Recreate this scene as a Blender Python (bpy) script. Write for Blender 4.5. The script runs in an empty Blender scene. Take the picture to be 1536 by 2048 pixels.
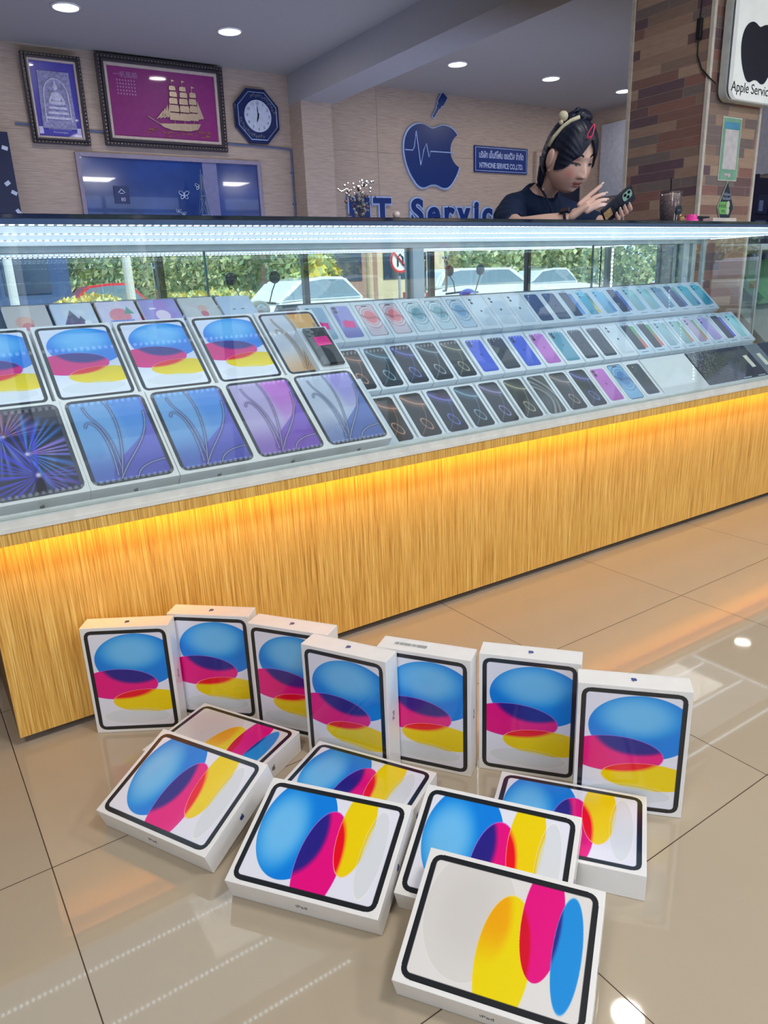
import bpy, bmesh, math, random
import numpy as np
from mathutils import Vector, Matrix, Euler
random.seed(7); np.random.seed(7)
SC = bpy.context.scene
COL = SC.collection
PI = math.pi

# ------------------------------------------------------------------ camera
F_PX = 1455.113
YAW, PITCH, ROLL = 0.570996, 0.310704, -0.040253
CAM = Vector((-0.0575, -1.6152, 0.9628))
fw = Vector((math.sin(YAW)*math.cos(PITCH), math.cos(YAW)*math.cos(PITCH), -math.sin(PITCH)))
rt = Vector((math.cos(YAW), -math.sin(YAW), 0))
up = rt.cross(fw)
c_, s_ = math.cos(ROLL), math.sin(ROLL)
R_, U_ = c_*rt + s_*up, -s_*rt + c_*up
cam_d = bpy.data.cameras.new('camera'); cam = bpy.data.objects.new('camera', cam_d); COL.objects.link(cam)
cam_d.sensor_fit = 'VERTICAL'; cam_d.sensor_height = 36; cam_d.lens = 36*F_PX/2048
cam_d.clip_start = 0.02; cam_d.clip_end = 300
m3 = Matrix((R_, U_, -fw)).transposed()
cam.matrix_world = Matrix.Translation(CAM) @ m3.to_4x4()
SC.camera = cam

# ------------------------------------------------------------------ world, sun, lamps, exposure
SC.view_settings.view_transform = 'Standard'; SC.view_settings.look = 'None'
SC.view_settings.gamma = 1.0; SC.view_settings.use_curve_mapping = False
SC.view_settings.exposure = 0.2
SC.cycles.transparent_max_bounces = 20
SC.cycles.max_bounces = 10
SC.cycles.sample_clamp_indirect = 6.0
SC.cycles.caustics_reflective = False; SC.cycles.caustics_refractive = False
W_ = bpy.data.worlds.new('sky'); SC.world = W_; W_.use_nodes = True
bg = W_.node_tree.nodes['Background']
bg.inputs[0].default_value = (0.62, 0.76, 1.0, 1); bg.inputs[1].default_value = 1.9

def lamp(name, kind, loc, energy, color=(1,1,1), size=None, size_y=None, rot=(0,0,0), spread=None, angle=None):
    d = bpy.data.lights.new(name, kind); d.energy = energy; d.color = color
    if kind == 'AREA':
        d.shape = 'RECTANGLE' if size_y else 'DISK'
        d.size = size
        if size_y: d.size_y = size_y
        if spread: d.spread = spread
    if kind == 'SUN' and angle: d.angle = angle
    o = bpy.data.objects.new(name, d); COL.objects.link(o); o.location = loc; o.rotation_euler = rot
    return o
lamp('sun', 'SUN', (0, 0, 20), 5.0, (1, .94, .84), rot=(math.radians(-38), math.radians(22), 0), angle=.01)
# daylight entering through the open shop front (sky portal lamp at the glazing)
po = lamp('shopfront_daylight_portal', 'AREA', (3.15, -3.93, 1.2), 1, (1, 1, 1), 12.2, 2.2, rot=(PI/2, 0, 0)); po.data.cycles.is_portal = True
# unseen fill lamps added below the ceiling to brighten the sales floor
for lx in (-1.0, 1.0, 3.0, 5.2):
    lamp('sales_floor_fill_lamp', 'AREA', (lx, -1.9, 2.57), 24, (1, .97, .92), .5, .5)
# unseen blue fill lamp added to give the back wall its hazy gradient
lamp('haze_fill_lamp', 'AREA', (2.6, 2.4, .85), 38, (.52, .62, 1.0), 6.0, .5, rot=(PI*.62, 0, 0))

# ------------------------------------------------------------------ materials
def lin(c):
    c = np.asarray(c, float)/255.0
    return np.where(c <= .04045, c/12.92, ((c+.055)/1.055)**2.4)
def L4(c): v = lin(c); return (float(v[0]), float(v[1]), float(v[2]), 1)
class NT:
    def __init__(s, m): s.t = m.node_tree; s.n = s.t.nodes; s.l = s.t.links
    def new(s, ty, **k):
        n = s.n.new(ty)
        for a, b in k.items(): setattr(n, a, b)
        return n
    def link(s, a, b): s.l.new(a, b)
    def math(s, op, a, b=None, c=None):
        n = s.new('ShaderNodeMath', operation=op)
        for i, v in enumerate((a, b, c)):
            if v is None: continue
            if isinstance(v, (int, float)): n.inputs[i].default_value = v
            else: s.link(v, n.inputs[i])
        return n.outputs[0]
    def ramp(s, fac, stops, interp='LINEAR'):
        n = s.new('ShaderNodeValToRGB'); cr = n.color_ramp; cr.interpolation = interp
        while len(cr.elements) < len(stops): cr.elements.new(.5)
        for e, (p, c) in zip(cr.elements, stops): e.position = p; e.color = L4(c)
        s.link(fac, n.inputs[0]); return n.outputs[0]
    def mix(s, fac, a, b, mode='MIX'):
        n = s.new('ShaderNodeMix', data_type='RGBA', blend_type=mode)
        for i, v in ((0, fac), (6, a), (7, b)):
            if isinstance(v, (int, float)): n.inputs[i].default_value = v
            elif isinstance(v, tuple): n.inputs[i].default_value = v
            else: s.link(v, n.inputs[i])
        return n.outputs[2]
    def coord(s, scale=(1,1,1), which='Object', loc=(0,0,0), rot=(0,0,0)):
        t = s.new('ShaderNodeTexCoord'); m = s.new('ShaderNodeMapping')
        m.inputs['Scale'].default_value = scale; m.inputs['Location'].default_value = loc; m.inputs['Rotation'].default_value = rot
        s.link(t.outputs[which], m.inputs[0]); return m.outputs[0]
    def noise(s, vec, scale=5, detail=3, rough=.5, out=0):
        n = s.new('ShaderNodeTexNoise'); n.inputs['Scale'].default_value = scale; n.inputs['Detail'].default_value = detail
        n.inputs['Roughness'].default_value = rough; s.link(vec, n.inputs['Vector']); return n.outputs[out]
MATS = {}
def mat(name, col=(200,200,200), rough=.5, metal=0, spec=.5, coat=0, coat_rough=.03, emit=None, es=0, trans=0, alpha=1, sheen=0, sss=0, var=.04, vscale=30, bump=0):
    """principled material with a faint procedural tone variation"""
    if name in MATS: return MATS[name]
    m = bpy.data.materials.new(name); m.use_nodes = True; MATS[name] = m
    b = m.node_tree.nodes['Principled BSDF']; nt = NT(m)
    b.inputs['Roughness'].default_value = rough; b.inputs['Metallic'].default_value = metal
    b.inputs['Specular IOR Level'].default_value = spec
    b.inputs['Coat Weight'].default_value = coat; b.inputs['Coat Roughness'].default_value = coat_rough
    b.inputs['Transmission Weight'].default_value = trans; b.inputs['Alpha'].default_value = alpha
    if sheen: b.inputs['Sheen Weight'].default_value = sheen
    if sss: b.inputs['Subsurface Weight'].default_value = sss; b.inputs['Subsurface Scale'].default_value = .01
    if emit: b.inputs['Emission Color'].default_value = L4(emit); b.inputs['Emission Strength'].default_value = es
    if col is not None:
        n = nt.noise(nt.coord(), vscale, 2)
        d = [max(0, v*(1-var)) for v in col]; e = [min(255, v*(1+var)) for v in col]
        nt.link(nt.ramp(n, [(.3, d), (.7, e)]), b.inputs['Base Color'])
        if bump:
            bp = nt.new('ShaderNodeBump'); bp.inputs['Strength'].default_value = bump; bp.inputs['Distance'].default_value = .002
            nt.link(n, bp.inputs['Height']); nt.link(bp.outputs[0], b.inputs['Normal'])
    return m
def vcol_mat(name, rough=.3, coat=0, spec=.5, sss=0, coat_rough=.02):
    if name in MATS: return MATS[name]
    m = bpy.data.materials.new(name); m.use_nodes = True; MATS[name] = m
    b = m.node_tree.nodes['Principled BSDF']; nt = NT(m)
    a = nt.new('ShaderNodeVertexColor'); a.layer_name = 'Col'
    nt.link(a.outputs[0], b.inputs['Base Color'])
    b.inputs['Roughness'].default_value = rough; b.inputs['Coat Weight'].default_value = coat
    b.inputs['Coat Roughness'].default_value = coat_rough; b.inputs['Specular IOR Level'].default_value = spec
    if sss: b.inputs['Subsurface Weight'].default_value = sss; b.inputs['Subsurface Scale'].default_value = .008
    return m
def glass_mat(name, tint=(1,1,1), base=.05, k=.9):
    if name in MATS: return MATS[name]
    m = bpy.data.materials.new(name); m.use_nodes = True; MATS[name] = m
    nt = NT(m); nt.n.remove(m.node_tree.nodes['Principled BSDF']); out = nt.n['Material Output']
    tr = nt.new('ShaderNodeBsdfTransparent'); tr.inputs[0].default_value = (*tint, 1)
    gl = nt.new('ShaderNodeBsdfGlossy'); gl.inputs['Roughness'].default_value = 0.0
    lw = nt.new('ShaderNodeLayerWeight'); lw.inputs['Blend'].default_value = .5
    f = nt.math('MULTIPLY_ADD', nt.math('POWER', lw.outputs['Facing'], 4.5), k*.9, base)
    mx = nt.new('ShaderNodeMixShader'); nt.link(f, mx.inputs[0]); nt.link(tr.outputs[0], mx.inputs[1]); nt.link(gl.outputs[0], mx.inputs[2])
    nt.link(mx.outputs[0], out.inputs[0]); return m

def make_panel_wood():
    m = bpy.data.materials.new('bamboo_laminate'); m.use_nodes = True
    b = m.node_tree.nodes['Principled BSDF']; nt = NT(m)
    v = nt.coord((1, 1, 1))
    n1 = nt.noise(nt.coord((430, 60, 6.0)), 1, 4, .62)
    n2 = nt.noise(nt.coord((120, 20, 2.0)), 1, 3, .5)
    n3 = nt.noise(nt.coord((900, 60, 16)), 1, 2, .5)
    s = nt.math('ADD', nt.math('MULTIPLY', n1, .6), nt.math('ADD', nt.math('MULTIPLY', n2, .22), nt.math('MULTIPLY', n3, .18)))
    nt.link(nt.ramp(s, [(.39, (176, 122, 48)), (.46, (210, 158, 72)), (.53, (230, 182, 92)), (.61, (248, 210, 126))]), b.inputs['Base Color'])
    b.inputs['Roughness'].default_value = .42
    bp = nt.new('ShaderNodeBump'); bp.inputs['Strength'].default_value = .12; bp.inputs['Distance'].default_value = .001
    nt.link(s, bp.inputs['Height']); nt.link(bp.outputs[0], b.inputs['Normal'])
    return m
PANEL_WOOD = make_panel_wood()
TILE, TX, TY, TROT = .6051, 1.7978, -.4175, .017
def make_floor():
    m = bpy.data.materials.new('porcelain_floor_tile'); m.use_nodes = True
    b = m.node_tree.nodes['Principled BSDF']; nt = NT(m)
    t = nt.new('ShaderNodeTexCoord'); sp = nt.new('ShaderNodeSeparateXYZ'); nt.link(t.outputs['Object'], sp.inputs[0])
    ct, st = math.cos(TROT), math.sin(TROT)
    u = nt.math('SUBTRACT', nt.math('ADD', nt.math('MULTIPLY', sp.outputs[0], ct), nt.math('MULTIPLY', sp.outputs[1], st)), TX)
    v = nt.math('SUBTRACT', nt.math('SUBTRACT', nt.math('MULTIPLY', sp.outputs[1], ct), nt.math('MULTIPLY', sp.outputs[0], st)), TY)
    def edge(a):
        a = nt.math('DIVIDE', a, TILE); f = nt.math('ABSOLUTE', nt.math('SUBTRACT', a, nt.math('ROUND', a)))
        return nt.math('LESS_THAN', f, .0016), nt.math('FLOOR', a)
    e1, iu = edge(u); e2, iv = edge(v)
    g = nt.math('MAXIMUM', e1, e2)
    cb = nt.new('ShaderNodeCombineXYZ'); nt.link(iu, cb.inputs[0]); nt.link(iv, cb.inputs[1])
    wn = nt.new('ShaderNodeTexWhiteNoise'); nt.link(cb.outputs[0], wn.inputs['Vector'])
    tone = nt.ramp(wn.outputs[0], [(0, (184, 170, 148)), (1, (190, 176, 154))])
    n = nt.noise(t.outputs['Object'], 9, 5, .6)
    tone = nt.mix(nt.math('MULTIPLY', n, .12), tone, L4((168, 148, 122)))
    nt.link(nt.mix(g, tone, L4((70, 48, 34))), b.inputs['Base Color'])
    b.inputs['Roughness'].default_value = .045; b.inputs['Specular IOR Level'].default_value = .62
    nt.link(nt.math('MULTIPLY_ADD', g, .5, .035), b.inputs['Roughness'])
    bp = nt.new('ShaderNodeBump'); bp.inputs['Strength'].default_value = .35; bp.inputs['Distance'].default_value = .0005; bp.invert = True
    nt.link(g, bp.inputs['Height']); nt.link(bp.outputs[0], b.inputs['Normal'])
    return m
def make_wallpaper():
    m = bpy.data.materials.new('ribbed_beige_wall_panel'); m.use_nodes = True
    b = m.node_tree.nodes['Principled BSDF']; nt = NT(m)
    n1 = nt.noise(nt.coord((9, 9, 130)), 1, 4, .6)
    nt.link(nt.ramp(n1, [(.25, (166, 146, 132)), (.5, (184, 164, 148)), (.75, (200, 182, 164))]), b.inputs['Base Color'])
    b.inputs['Roughness'].default_value = .6
    bp = nt.new('ShaderNodeBump'); bp.inputs['Strength'].default_value = .3; bp.inputs['Distance'].default_value = .003
    nt.link(n1, bp.inputs['Height']); nt.link(bp.outputs[0], b.inputs['Normal'])
    return m
def make_pillar_tile(axis):
    m = bpy.data.materials.new('wood_plank_tile_'+axis); m.use_nodes = True
    b = m.node_tree.nodes['Principled BSDF']; nt = NT(m)
    t = nt.new('ShaderNodeTexCoord'); sp = nt.new('ShaderNodeSeparateXYZ'); nt.link(t.outputs['Object'], sp.inputs[0])
    a = sp.outputs[0] if axis == 'x' else sp.outputs[1]; z = sp.outputs[2]
    H, LN = .0445, (.27 if axis == 'y' else .24)
    zr = nt.math('DIVIDE', z, H); row = nt.math('FLOOR', zr)
    cr_ = nt.new('ShaderNodeCombineXYZ'); nt.link(row, cr_.inputs[0]); cr_.inputs[1].default_value = 3.7
    w1 = nt.new('ShaderNodeTexWhiteNoise'); nt.link(cr_.outputs[0], w1.inputs['Vector'])
    ar = nt.math('ADD', nt.math('DIVIDE', a, LN), nt.math('MULTIPLY', w1.outputs[0], 5)); ic = nt.math('FLOOR', ar)
    fz = nt.math('SUBTRACT', zr, row); fa = nt.math('SUBTRACT', ar, ic)
    g = nt.math('MAXIMUM', nt.math('LESS_THAN', fz, .05), nt.math('LESS_THAN', fa, .010))
    cb = nt.new('ShaderNodeCombineXYZ'); nt.link(row, cb.inputs[0]); nt.link(ic, cb.inputs[1])
    w2 = nt.new('ShaderNodeTexWhiteNoise'); nt.link(cb.outputs[0], w2.inputs['Vector'])
    tone = nt.ramp(w2.outputs[0], [(0, (164, 126, 118)), (.13, (126, 104, 118)), (.28, (194, 164, 146)), (.42, (176, 130, 122)), (.55, (148, 136, 136)), (.68, (208, 180, 160)), (.80, (136, 110, 114)), (.90, (172, 148, 136))], 'CONSTANT')
    sc = (14, 14, 90)
    n = nt.noise(nt.coord(sc), 1, 4, .6)
    tone = nt.mix(nt.math('MULTIPLY', n, .5), tone, L4((88, 62, 60)))
    nt.link(nt.mix(g, tone, L4((168, 150, 142))), b.inputs['Base Color'])
    b.inputs['Roughness'].default_value = .35
    return m

# ------------------------------------------------------------------ mesh helpers
def setp(o, label=None, cat=None, group=None, kind=None):
    if label: o['label'] = label
    if cat: o['category'] = cat
    if group: o['group'] = group
    if kind: o['kind'] = kind
    return o
def link(name, me, m=None, parent=None, loc=None, rot=None, smooth=False):
    o = bpy.data.objects.new(name, me); COL.objects.link(o)
    if m is not None:
        for mm in (m if isinstance(m, (list, tuple)) else [m]): me.materials.append(mm)
    if parent is not None: o.parent = parent
    if loc is not None: o.location = loc
    if rot is not None: o.rotation_euler = rot
    if smooth:
        for p in me.polygons: p.use_smooth = True
    return o
def empty(name, loc=(0,0,0), rot=(0,0,0), **k):
    o = bpy.data.objects.new(name, None); COL.objects.link(o); o.location = loc; o.rotation_euler = rot; o.empty_display_size = .05
    return setp(o, **k)
class MB:
    """collects shapes into one mesh"""
    def __init__(s): s.bm = bmesh.new(); s.mi = 0
    def _m(s, fs):
        for f in fs: f.material_index = s.mi
    def box(s, a, b, bevel=0, M=None):
        x0,y0,z0 = a; x1,y1,z1 = b
        vs = [s.bm.verts.new(v) for v in ((x0,y0,z0),(x1,y0,z0),(x1,y1,z0),(x0,y1,z0),(x0,y0,z1),(x1,y0,z1),(x1,y1,z1),(x0,y1,z1))]
        fs = [s.bm.faces.new([vs[i] for i in q]) for q in ((0,3,2,1),(4,5,6,7),(0,1,5,4),(1,2,6,5),(2,3,7,6),(3,0,4,7))]
        s._m(fs)
        if bevel:
            es = list({e for f in fs for e in f.edges})
            r = bmesh.ops.bevel(s.bm, geom=es, offset=bevel, segments=2, affect='EDGES', profile=.5)
            vs = list({v for f in r['faces'] for v in f.verts} | {v for v in vs if v.is_valid})
            s._m(r['faces'])
        if M is not None:
            for v in vs:
                if v.is_valid: v.co = M @ v.co
        return s
    def prism(s, pts, h0, h1, M=None, cap=True):
        """polygon in XY extruded in Z"""
        n = len(pts)
        a = [s.bm.verts.new((p[0], p[1], h0)) for p in pts]; b = [s.bm.verts.new((p[0], p[1], h1)) for p in pts]
        fs = []
        if cap: fs += [s.bm.faces.new(a[::-1]), s.bm.faces.new(b)]
        for i in range(n): fs.append(s.bm.faces.new((a[i], a[(i+1)%n], b[(i+1)%n], b[i])))
        s._m(fs)
        if M is not None:
            for v in a+b: v.co = M @ v.co
        return s
    def lathe(s, prof, seg=24, M=None, close=False):
        rings = []
        for r, z in prof:
            rings.append([s.bm.verts.new((r*math.cos(2*PI*i/seg), r*math.sin(2*PI*i/seg), z)) for i in range(seg)])
        fs = []
        for a, b in zip(rings, rings[1:]):
            for i in range(seg): fs.append(s.bm.faces.new((a[i], a[(i+1)%seg], b[(i+1)%seg], b[i])))
        fs.append(s.bm.faces.new(rings[0][::-1])); fs.append(s.bm.faces.new(rings[-1]))
        s._m(fs)
        if M is not None:
            for r in rings:
                for v in r: v.co = M @ v.co
        return s
    def tube(s, pts, r, seg=10, closed=False, taper=None):
        pts = [Vector(p) for p in pts]; n = len(pts); rings = []
        prev = None
        for i, p in enumerate(pts):
            if closed: d = pts[(i+1)%n]-pts[i-1]
            else: d = pts[min(i+1, n-1)]-pts[max(i-1, 0)]
            d.normalize()
            if prev is None:
                x = d.orthogonal().normalized()
            else:
                x = (prev - d*prev.dot(d)); x = x.normalized() if x.length > 1e-6 else d.orthogonal().normalized()
            prev = x; y = d.cross(x)
            rr = r*(taper[i] if taper else 1)
            rings.append([s.bm.verts.new(p+rr*(x*math.cos(2*PI*k/seg)+y*math.sin(2*PI*k/seg))) for k in range(seg)])
        fs = []
        R = range(n if closed else n-1)
        for i in R:
            a, b = rings[i], rings[(i+1)%n]
            for k in range(seg): fs.append(s.bm.faces.new((a[k], a[(k+1)%seg], b[(k+1)%seg], b[k])))
        if not closed: fs.append(s.bm.faces.new(rings[0][::-1])); fs.append(s.bm.faces.new(rings[-1]))
        s._m(fs); return s
    def sphere(s, c, r, u=16, v=10, sc=(1,1,1), M=None):
        mt = Matrix.Translation(c) @ Matrix.Diagonal((*sc, 1))
        if M is not None: mt = M @ mt
        g = bmesh.ops.create_uvsphere(s.bm, u_segments=u, v_segments=v, radius=r, matrix=mt)
        fs = {f for q in g['verts'] for f in q.link_faces}; s._m(fs); return s
    def ico(s, c, r, sub=1, sc=(1,1,1)):
        g = bmesh.ops.create_icosphere(s.bm, subdivisions=sub, radius=r, matrix=Matrix.Translation(c) @ Matrix.Diagonal((*sc, 1)))
        fs = {f for q in g['verts'] for f in q.link_faces}; s._m(fs); return s
    def mesh(s, name='mesh', recalc=True):
        if recalc: bmesh.ops.recalc_face_normals(s.bm, faces=s.bm.faces)
        me = bpy.data.meshes.new(name); s.bm.to_mesh(me); s.bm.free(); return me
    def build(s, name, m=None, parent=None, loc=None, rot=None, smooth=False, recalc=True):
        return link(name, s.mesh(name, recalc), m, parent, loc, rot, smooth)
def grid_print(name, w, h, nx, ny, fn, keep=None):
    """flat printed sheet in XY (y up), centred; fn(u,v)->rgb 0..255 with v downwards"""
    u = np.linspace(0, 1, nx); v = np.linspace(0, 1, ny)
    U, V = np.meshgrid(u, v)
    rgb = np.clip(fn(U, V), 0, 255)
    co = np.zeros((ny, nx, 3)); co[..., 0] = (U-.5)*w; co[..., 1] = (.5-V)*h
    idx = np.arange(nx*ny).reshape(ny, nx)
    q = np.stack([idx[1:, :-1], idx[1:, 1:], idx[:-1, 1:], idx[:-1, :-1]], -1).reshape(-1, 4)
    if keep is not None:
        k = keep(U, V); kq = (k[1:, :-1] & k[1:, 1:] & k[:-1, 1:] & k[:-1, :-1]).reshape(-1)
        q = q[kq]
    me = bpy.data.meshes.new(name)
    me.vertices.add(nx*ny); me.vertices.foreach_set('co', co.reshape(-1))
    me.loops.add(q.size); me.loops.foreach_set('vertex_index', q.reshape(-1).astype(np.int32))
    me.polygons.add(len(q)); me.polygons.foreach_set('loop_start', np.arange(0, q.size, 4, dtype=np.int32))
    me.polygons.foreach_set('loop_total', np.full(len(q), 4, dtype=np.int32))
    me.update(calc_edges=True)
    a = me.color_attributes.new('Col', 'FLOAT_COLOR', 'POINT')
    col = np.ones((ny*nx, 4)); col[:, :3] = lin(rgb.reshape(-1, 3))
    a.data.foreach_set('color', col.reshape(-1).astype(np.float32))
    return me
def rrect_mask(U, V, w, h, inset, r):
    x = np.abs((U-.5)*w)-(w/2-inset-r); y = np.abs((V-.5)*h)-(h/2-inset-r)
    d = np.hypot(np.maximum(x, 0), np.maximum(y, 0)) + np.minimum(np.maximum(x, y), 0) - r
    return d     # signed distance, metres
def text_mesh(body, size=.1, extrude=.001, offset=0.0, align='CENTER', bevel=0, space=1.0):
    cu = bpy.data.curves.new('lettering', 'FONT'); cu.body = body; cu.size = size; cu.extrude = extrude; cu.offset = offset
    cu.align_x = align; cu.align_y = 'CENTER'; cu.space_character = space
    cu.bevel_depth = bevel; cu.resolution_u = 6
    o = bpy.data.objects.new('lettering', cu); COL.objects.link(o)
    dg = bpy.context.evaluated_depsgraph_get(); me = bpy.data.meshes.new_from_object(o.evaluated_get(dg), depsgraph=dg)
    bpy.data.objects.remove(o); bpy.data.curves.remove(cu); me.materials.clear()
    return me
def text(body, size, m, parent, M=None, name='lettering', **k):
    me = text_mesh(body, size, **k); o = link(name, me, m, parent)
    if M is not None: o.matrix_local = M
    return o
def bez_path(cmds, n=10):
    """absolute-coordinate polyline from a list of ('M',p) ('C',a,b,p)"""
    out = []; cur = None
    for c in cmds:
        if c[0] == 'M': cur = c[1]; out.append(cur)
        else:
            a, b, p = c[1:]
            for i in range(1, n+1):
                t = i/n
                out.append(tuple((1-t)**3*cur[j]+3*(1-t)**2*t*a[j]+3*(1-t)*t*t*b[j]+t**3*p[j] for j in (0, 1)))
            cur = p
    return out
def rel(start, segs):
    cur = start; out = [('M', start)]
    for s in segs:
        a = (cur[0]+s[0], cur[1]+s[1]); b = (cur[0]+s[2], cur[1]+s[3]); p = (cur[0]+s[4], cur[1]+s[5])
        out.append(('C', a, b, p)); cur = p
    return out
BODY = rel((12.152, 6.896), [(-.948,0,-2.415,-1.078,-3.96,-1.04),(-2.04,.027,-3.91,1.183,-4.961,3.014),(-2.117,3.675,-.546,9.103,1.519,12.09),
 (1.013,1.454,2.208,3.09,3.792,3.039),(1.52,-.065,2.09,-.987,3.935,-.987),(1.831,0,2.35,.987,3.96,.948),(1.637,-.026,2.676,-1.48,3.676,-2.948),
 (1.156,-1.688,1.636,-3.325,1.662,-3.415),(-.039,-.013,-3.182,-1.221,-3.22,-4.857),(-.026,-3.04,2.48,-4.494,2.597,-4.559),(-1.429,-2.09,-3.623,-2.324,-4.39,-2.376),(-2,-.156,-3.675,1.09,-4.61,1.09)])
LEAF = rel((15.53, 3.83), [(.843,-1.012,1.4,-2.427,1.245,-3.83),(-1.207,.052,-2.662,.805,-3.532,1.818),(-.78,.896,-1.454,2.338,-1.273,3.714),(1.338,.104,2.715,-.688,3.559,-1.701)])
def dedupe(p):
    q = []
    for a in p:
        if not q or math.hypot(a[0]-q[-1][0], a[1]-q[-1][1]) > 1e-3: q.append(a)
    if math.hypot(q[0][0]-q[-1][0], q[0][1]-q[-1][1]) < 1e-3: q.pop()
    return q
def fruit_pts(which='body', n=10):
    return [((x-12)/24, (12-y)/24) for x, y in dedupe(bez_path(BODY if which == 'body' else LEAF, n))][::-1]
def fruit_mesh(size, h, leaf=True, n=5):
    b = MB(); b.prism([(x*size, y*size) for x, y in fruit_pts('body', n)], 0, h)
    if leaf: b.prism([(x*size, y*size) for x, y in fruit_pts('leaf', n)], 0, h)
    return b.mesh('logo')
def vert_frame(loc, rx=PI/2, rz=0):     # text facing -Y
    return Matrix.Translation(loc) @ Euler((rx, 0, rz)).to_matrix().to_4x4()
# ================================================================== SETTING
HC = 2.6; YW = 4.53; XW = 6.815; XL = -3.0; YF = -4.0
WALLP = make_wallpaper()
def struct(name, b, m, smooth=False):
    o = b.build(name, m, smooth=smooth); o['kind'] = 'structure'; return o
struct('floor', MB().box((XL-.2, YF-.3, -.1), (9.5, YW+.2, 0)), make_floor())
CEIL = mat('ceiling_paint', (176, 174, 172), .8, var=.008)
struct('ceiling', MB().box((XL-.2, YF-.3, HC), (9.5, YW+.2, HC+.15)), CEIL)
wb = MB(); wb.box((XL, YW, 0), (XW, YW+.15, HC))
for x in (.0, 3.98): wb.box((x, YW-.004, 1.05), (x+.006, YW, HC))
wb.box((XL, YW-.004, 2.06), (XW, YW, 2.063))
struct('wall_back', wb, WALLP)
struct('wall_right', MB().box((XW, 1.2, 0), (XW+.15, YW+.15, HC)), WALLP)
struct('wall_left', MB().box((XL-.15, YF, 0), (XL, YW+.15, HC)), WALLP)
struct('wall_far_right', MB().box((9.3, YF, 0), (9.45, 2.2, HC)), mat('grey_wall_paint', (150, 148, 156), .8))
struct('wall_side', MB().box((XW, 2.2, 0), (9.45, 2.35, HC)), mat('grey_wall_paint'))
PLAST = mat('beam_paint', (176, 176, 180), .8, var=.008)
struct('trim_1', MB().box((3.10, 1.0, 2.37), (3.41, YW, HC)), PLAST)          # ceiling beam
struct('trim_2', MB().box((3.10, YW-.22, 0), (3.385, YW, 2.37)), WALLP)       # pilaster under the beam
struct('baseboard_back', MB().box((XL, YW-.012, 0), (XW, YW, .1)), mat('baseboard_white', (200, 198, 194), .5))
# pillar clad in wood-look plank tiles
TY_, TX_ = make_pillar_tile('y'), make_pillar_tile('x')
PX0, PX1, PY0, PY1 = 3.36, 3.80, .75, 1.20
pm = MB(); pm.box((PX0, PY0, 0), (PX1, PY1, HC))
me = pm.mesh('pillar'); 
for p in me.polygons: p.material_index = 1 if abs(p.normal.y) > .5 else 0
pil = link('wall_pillar', me, [TY_, TX_]); pil['kind'] = 'structure'
TRIMW = mat('pillar_corner_trim', (222, 216, 208), .4)
tm = MB()
for x, y in ((PX0, PY0), (PX1, PY0), (PX0, PY1)): tm.box((x-.009, y-.009, 0), (x+.009, y+.009, HC-.01))
struct('trim_3', tm, TRIMW)

# white strip board on the side wall
o = MB().box((XW-.06, 2.35, 1.72), (XW-.012, 4.35, 2.44), .004).build('white_board', mat('white_board_panel', (176, 178, 190), .45))
setp(o, 'large plain pale grey board hung on the right side wall behind the person', 'board')
# dark doorway beside the name plate
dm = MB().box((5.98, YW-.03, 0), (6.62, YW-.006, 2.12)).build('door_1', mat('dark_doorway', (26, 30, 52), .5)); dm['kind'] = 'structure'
fr = MB()
fr.box((5.94, YW-.045, 0), (5.98, YW-.006, 2.16)); fr.box((6.62, YW-.045, 0), (6.66, YW-.006, 2.16)); fr.box((5.98, YW-.045, 2.12), (6.62, YW-.006, 2.16))
fr.build('door_frame', WALLP, dm)

# ---- ceiling downlights
DL_RIM = mat('downlight_rim', (235, 235, 235), .35); DL_DISC = mat('downlight_diffuser', None, emit=(255, 250, 240), es=9)
def downlight(x, y, r, label, power, group='round ceiling downlights'):
    t = empty('ceiling_downlight', (x, y, HC), )
    setp(t, label, 'ceiling light', group)
    b = MB(); b.lathe([(r*1.16, -.001), (r*1.16, -.006), (r*1.04, -.012), (r, -.009), (r, -.001)], 32); b.build('rim', DL_RIM, t, smooth=True)
    MB().lathe([(r*.99, -.002), (r*.99, -.005)], 32).build('diffuser', DL_DISC, t)
    lamp('downlight_lamp', 'AREA', (x, y, HC-.02), power, (1, .96, .9), r*1.9)
    return t
dl = [(1.207, 3.68, 'leftmost round downlight, above the amulet picture, cut by the top of the photo'), (2.256, 3.68, 'round downlight above the gap between ship picture and clock'),
      (4.209, 3.65, 'round downlight just right of the ceiling beam, above the dark blue fruit emblem'), (5.28, 3.66, 'round downlight on the ceiling above the head of the person'),
      (6.307, 3.70, 'rightmost round downlight, half hidden by the tiled pillar')]
for x, y, lb in dl: downlight(x, y, .073, lb, 3.0)
for x, y, lb in ((.2242, 2.0347, 'downlight seen only as a pale disc mirrored in the floor at lower left'), (2.3266, .0339, 'downlight mirrored in the floor at the bottom right corner'),
                 (6.3253, 1.8816, 'downlight mirrored in the floor at the right beside the dotted light lines')):
    downlight(x, y, .075, lb, 4.5 if x > 2 and x < 3 else .5, 'downlights mirrored in the floor')
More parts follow.
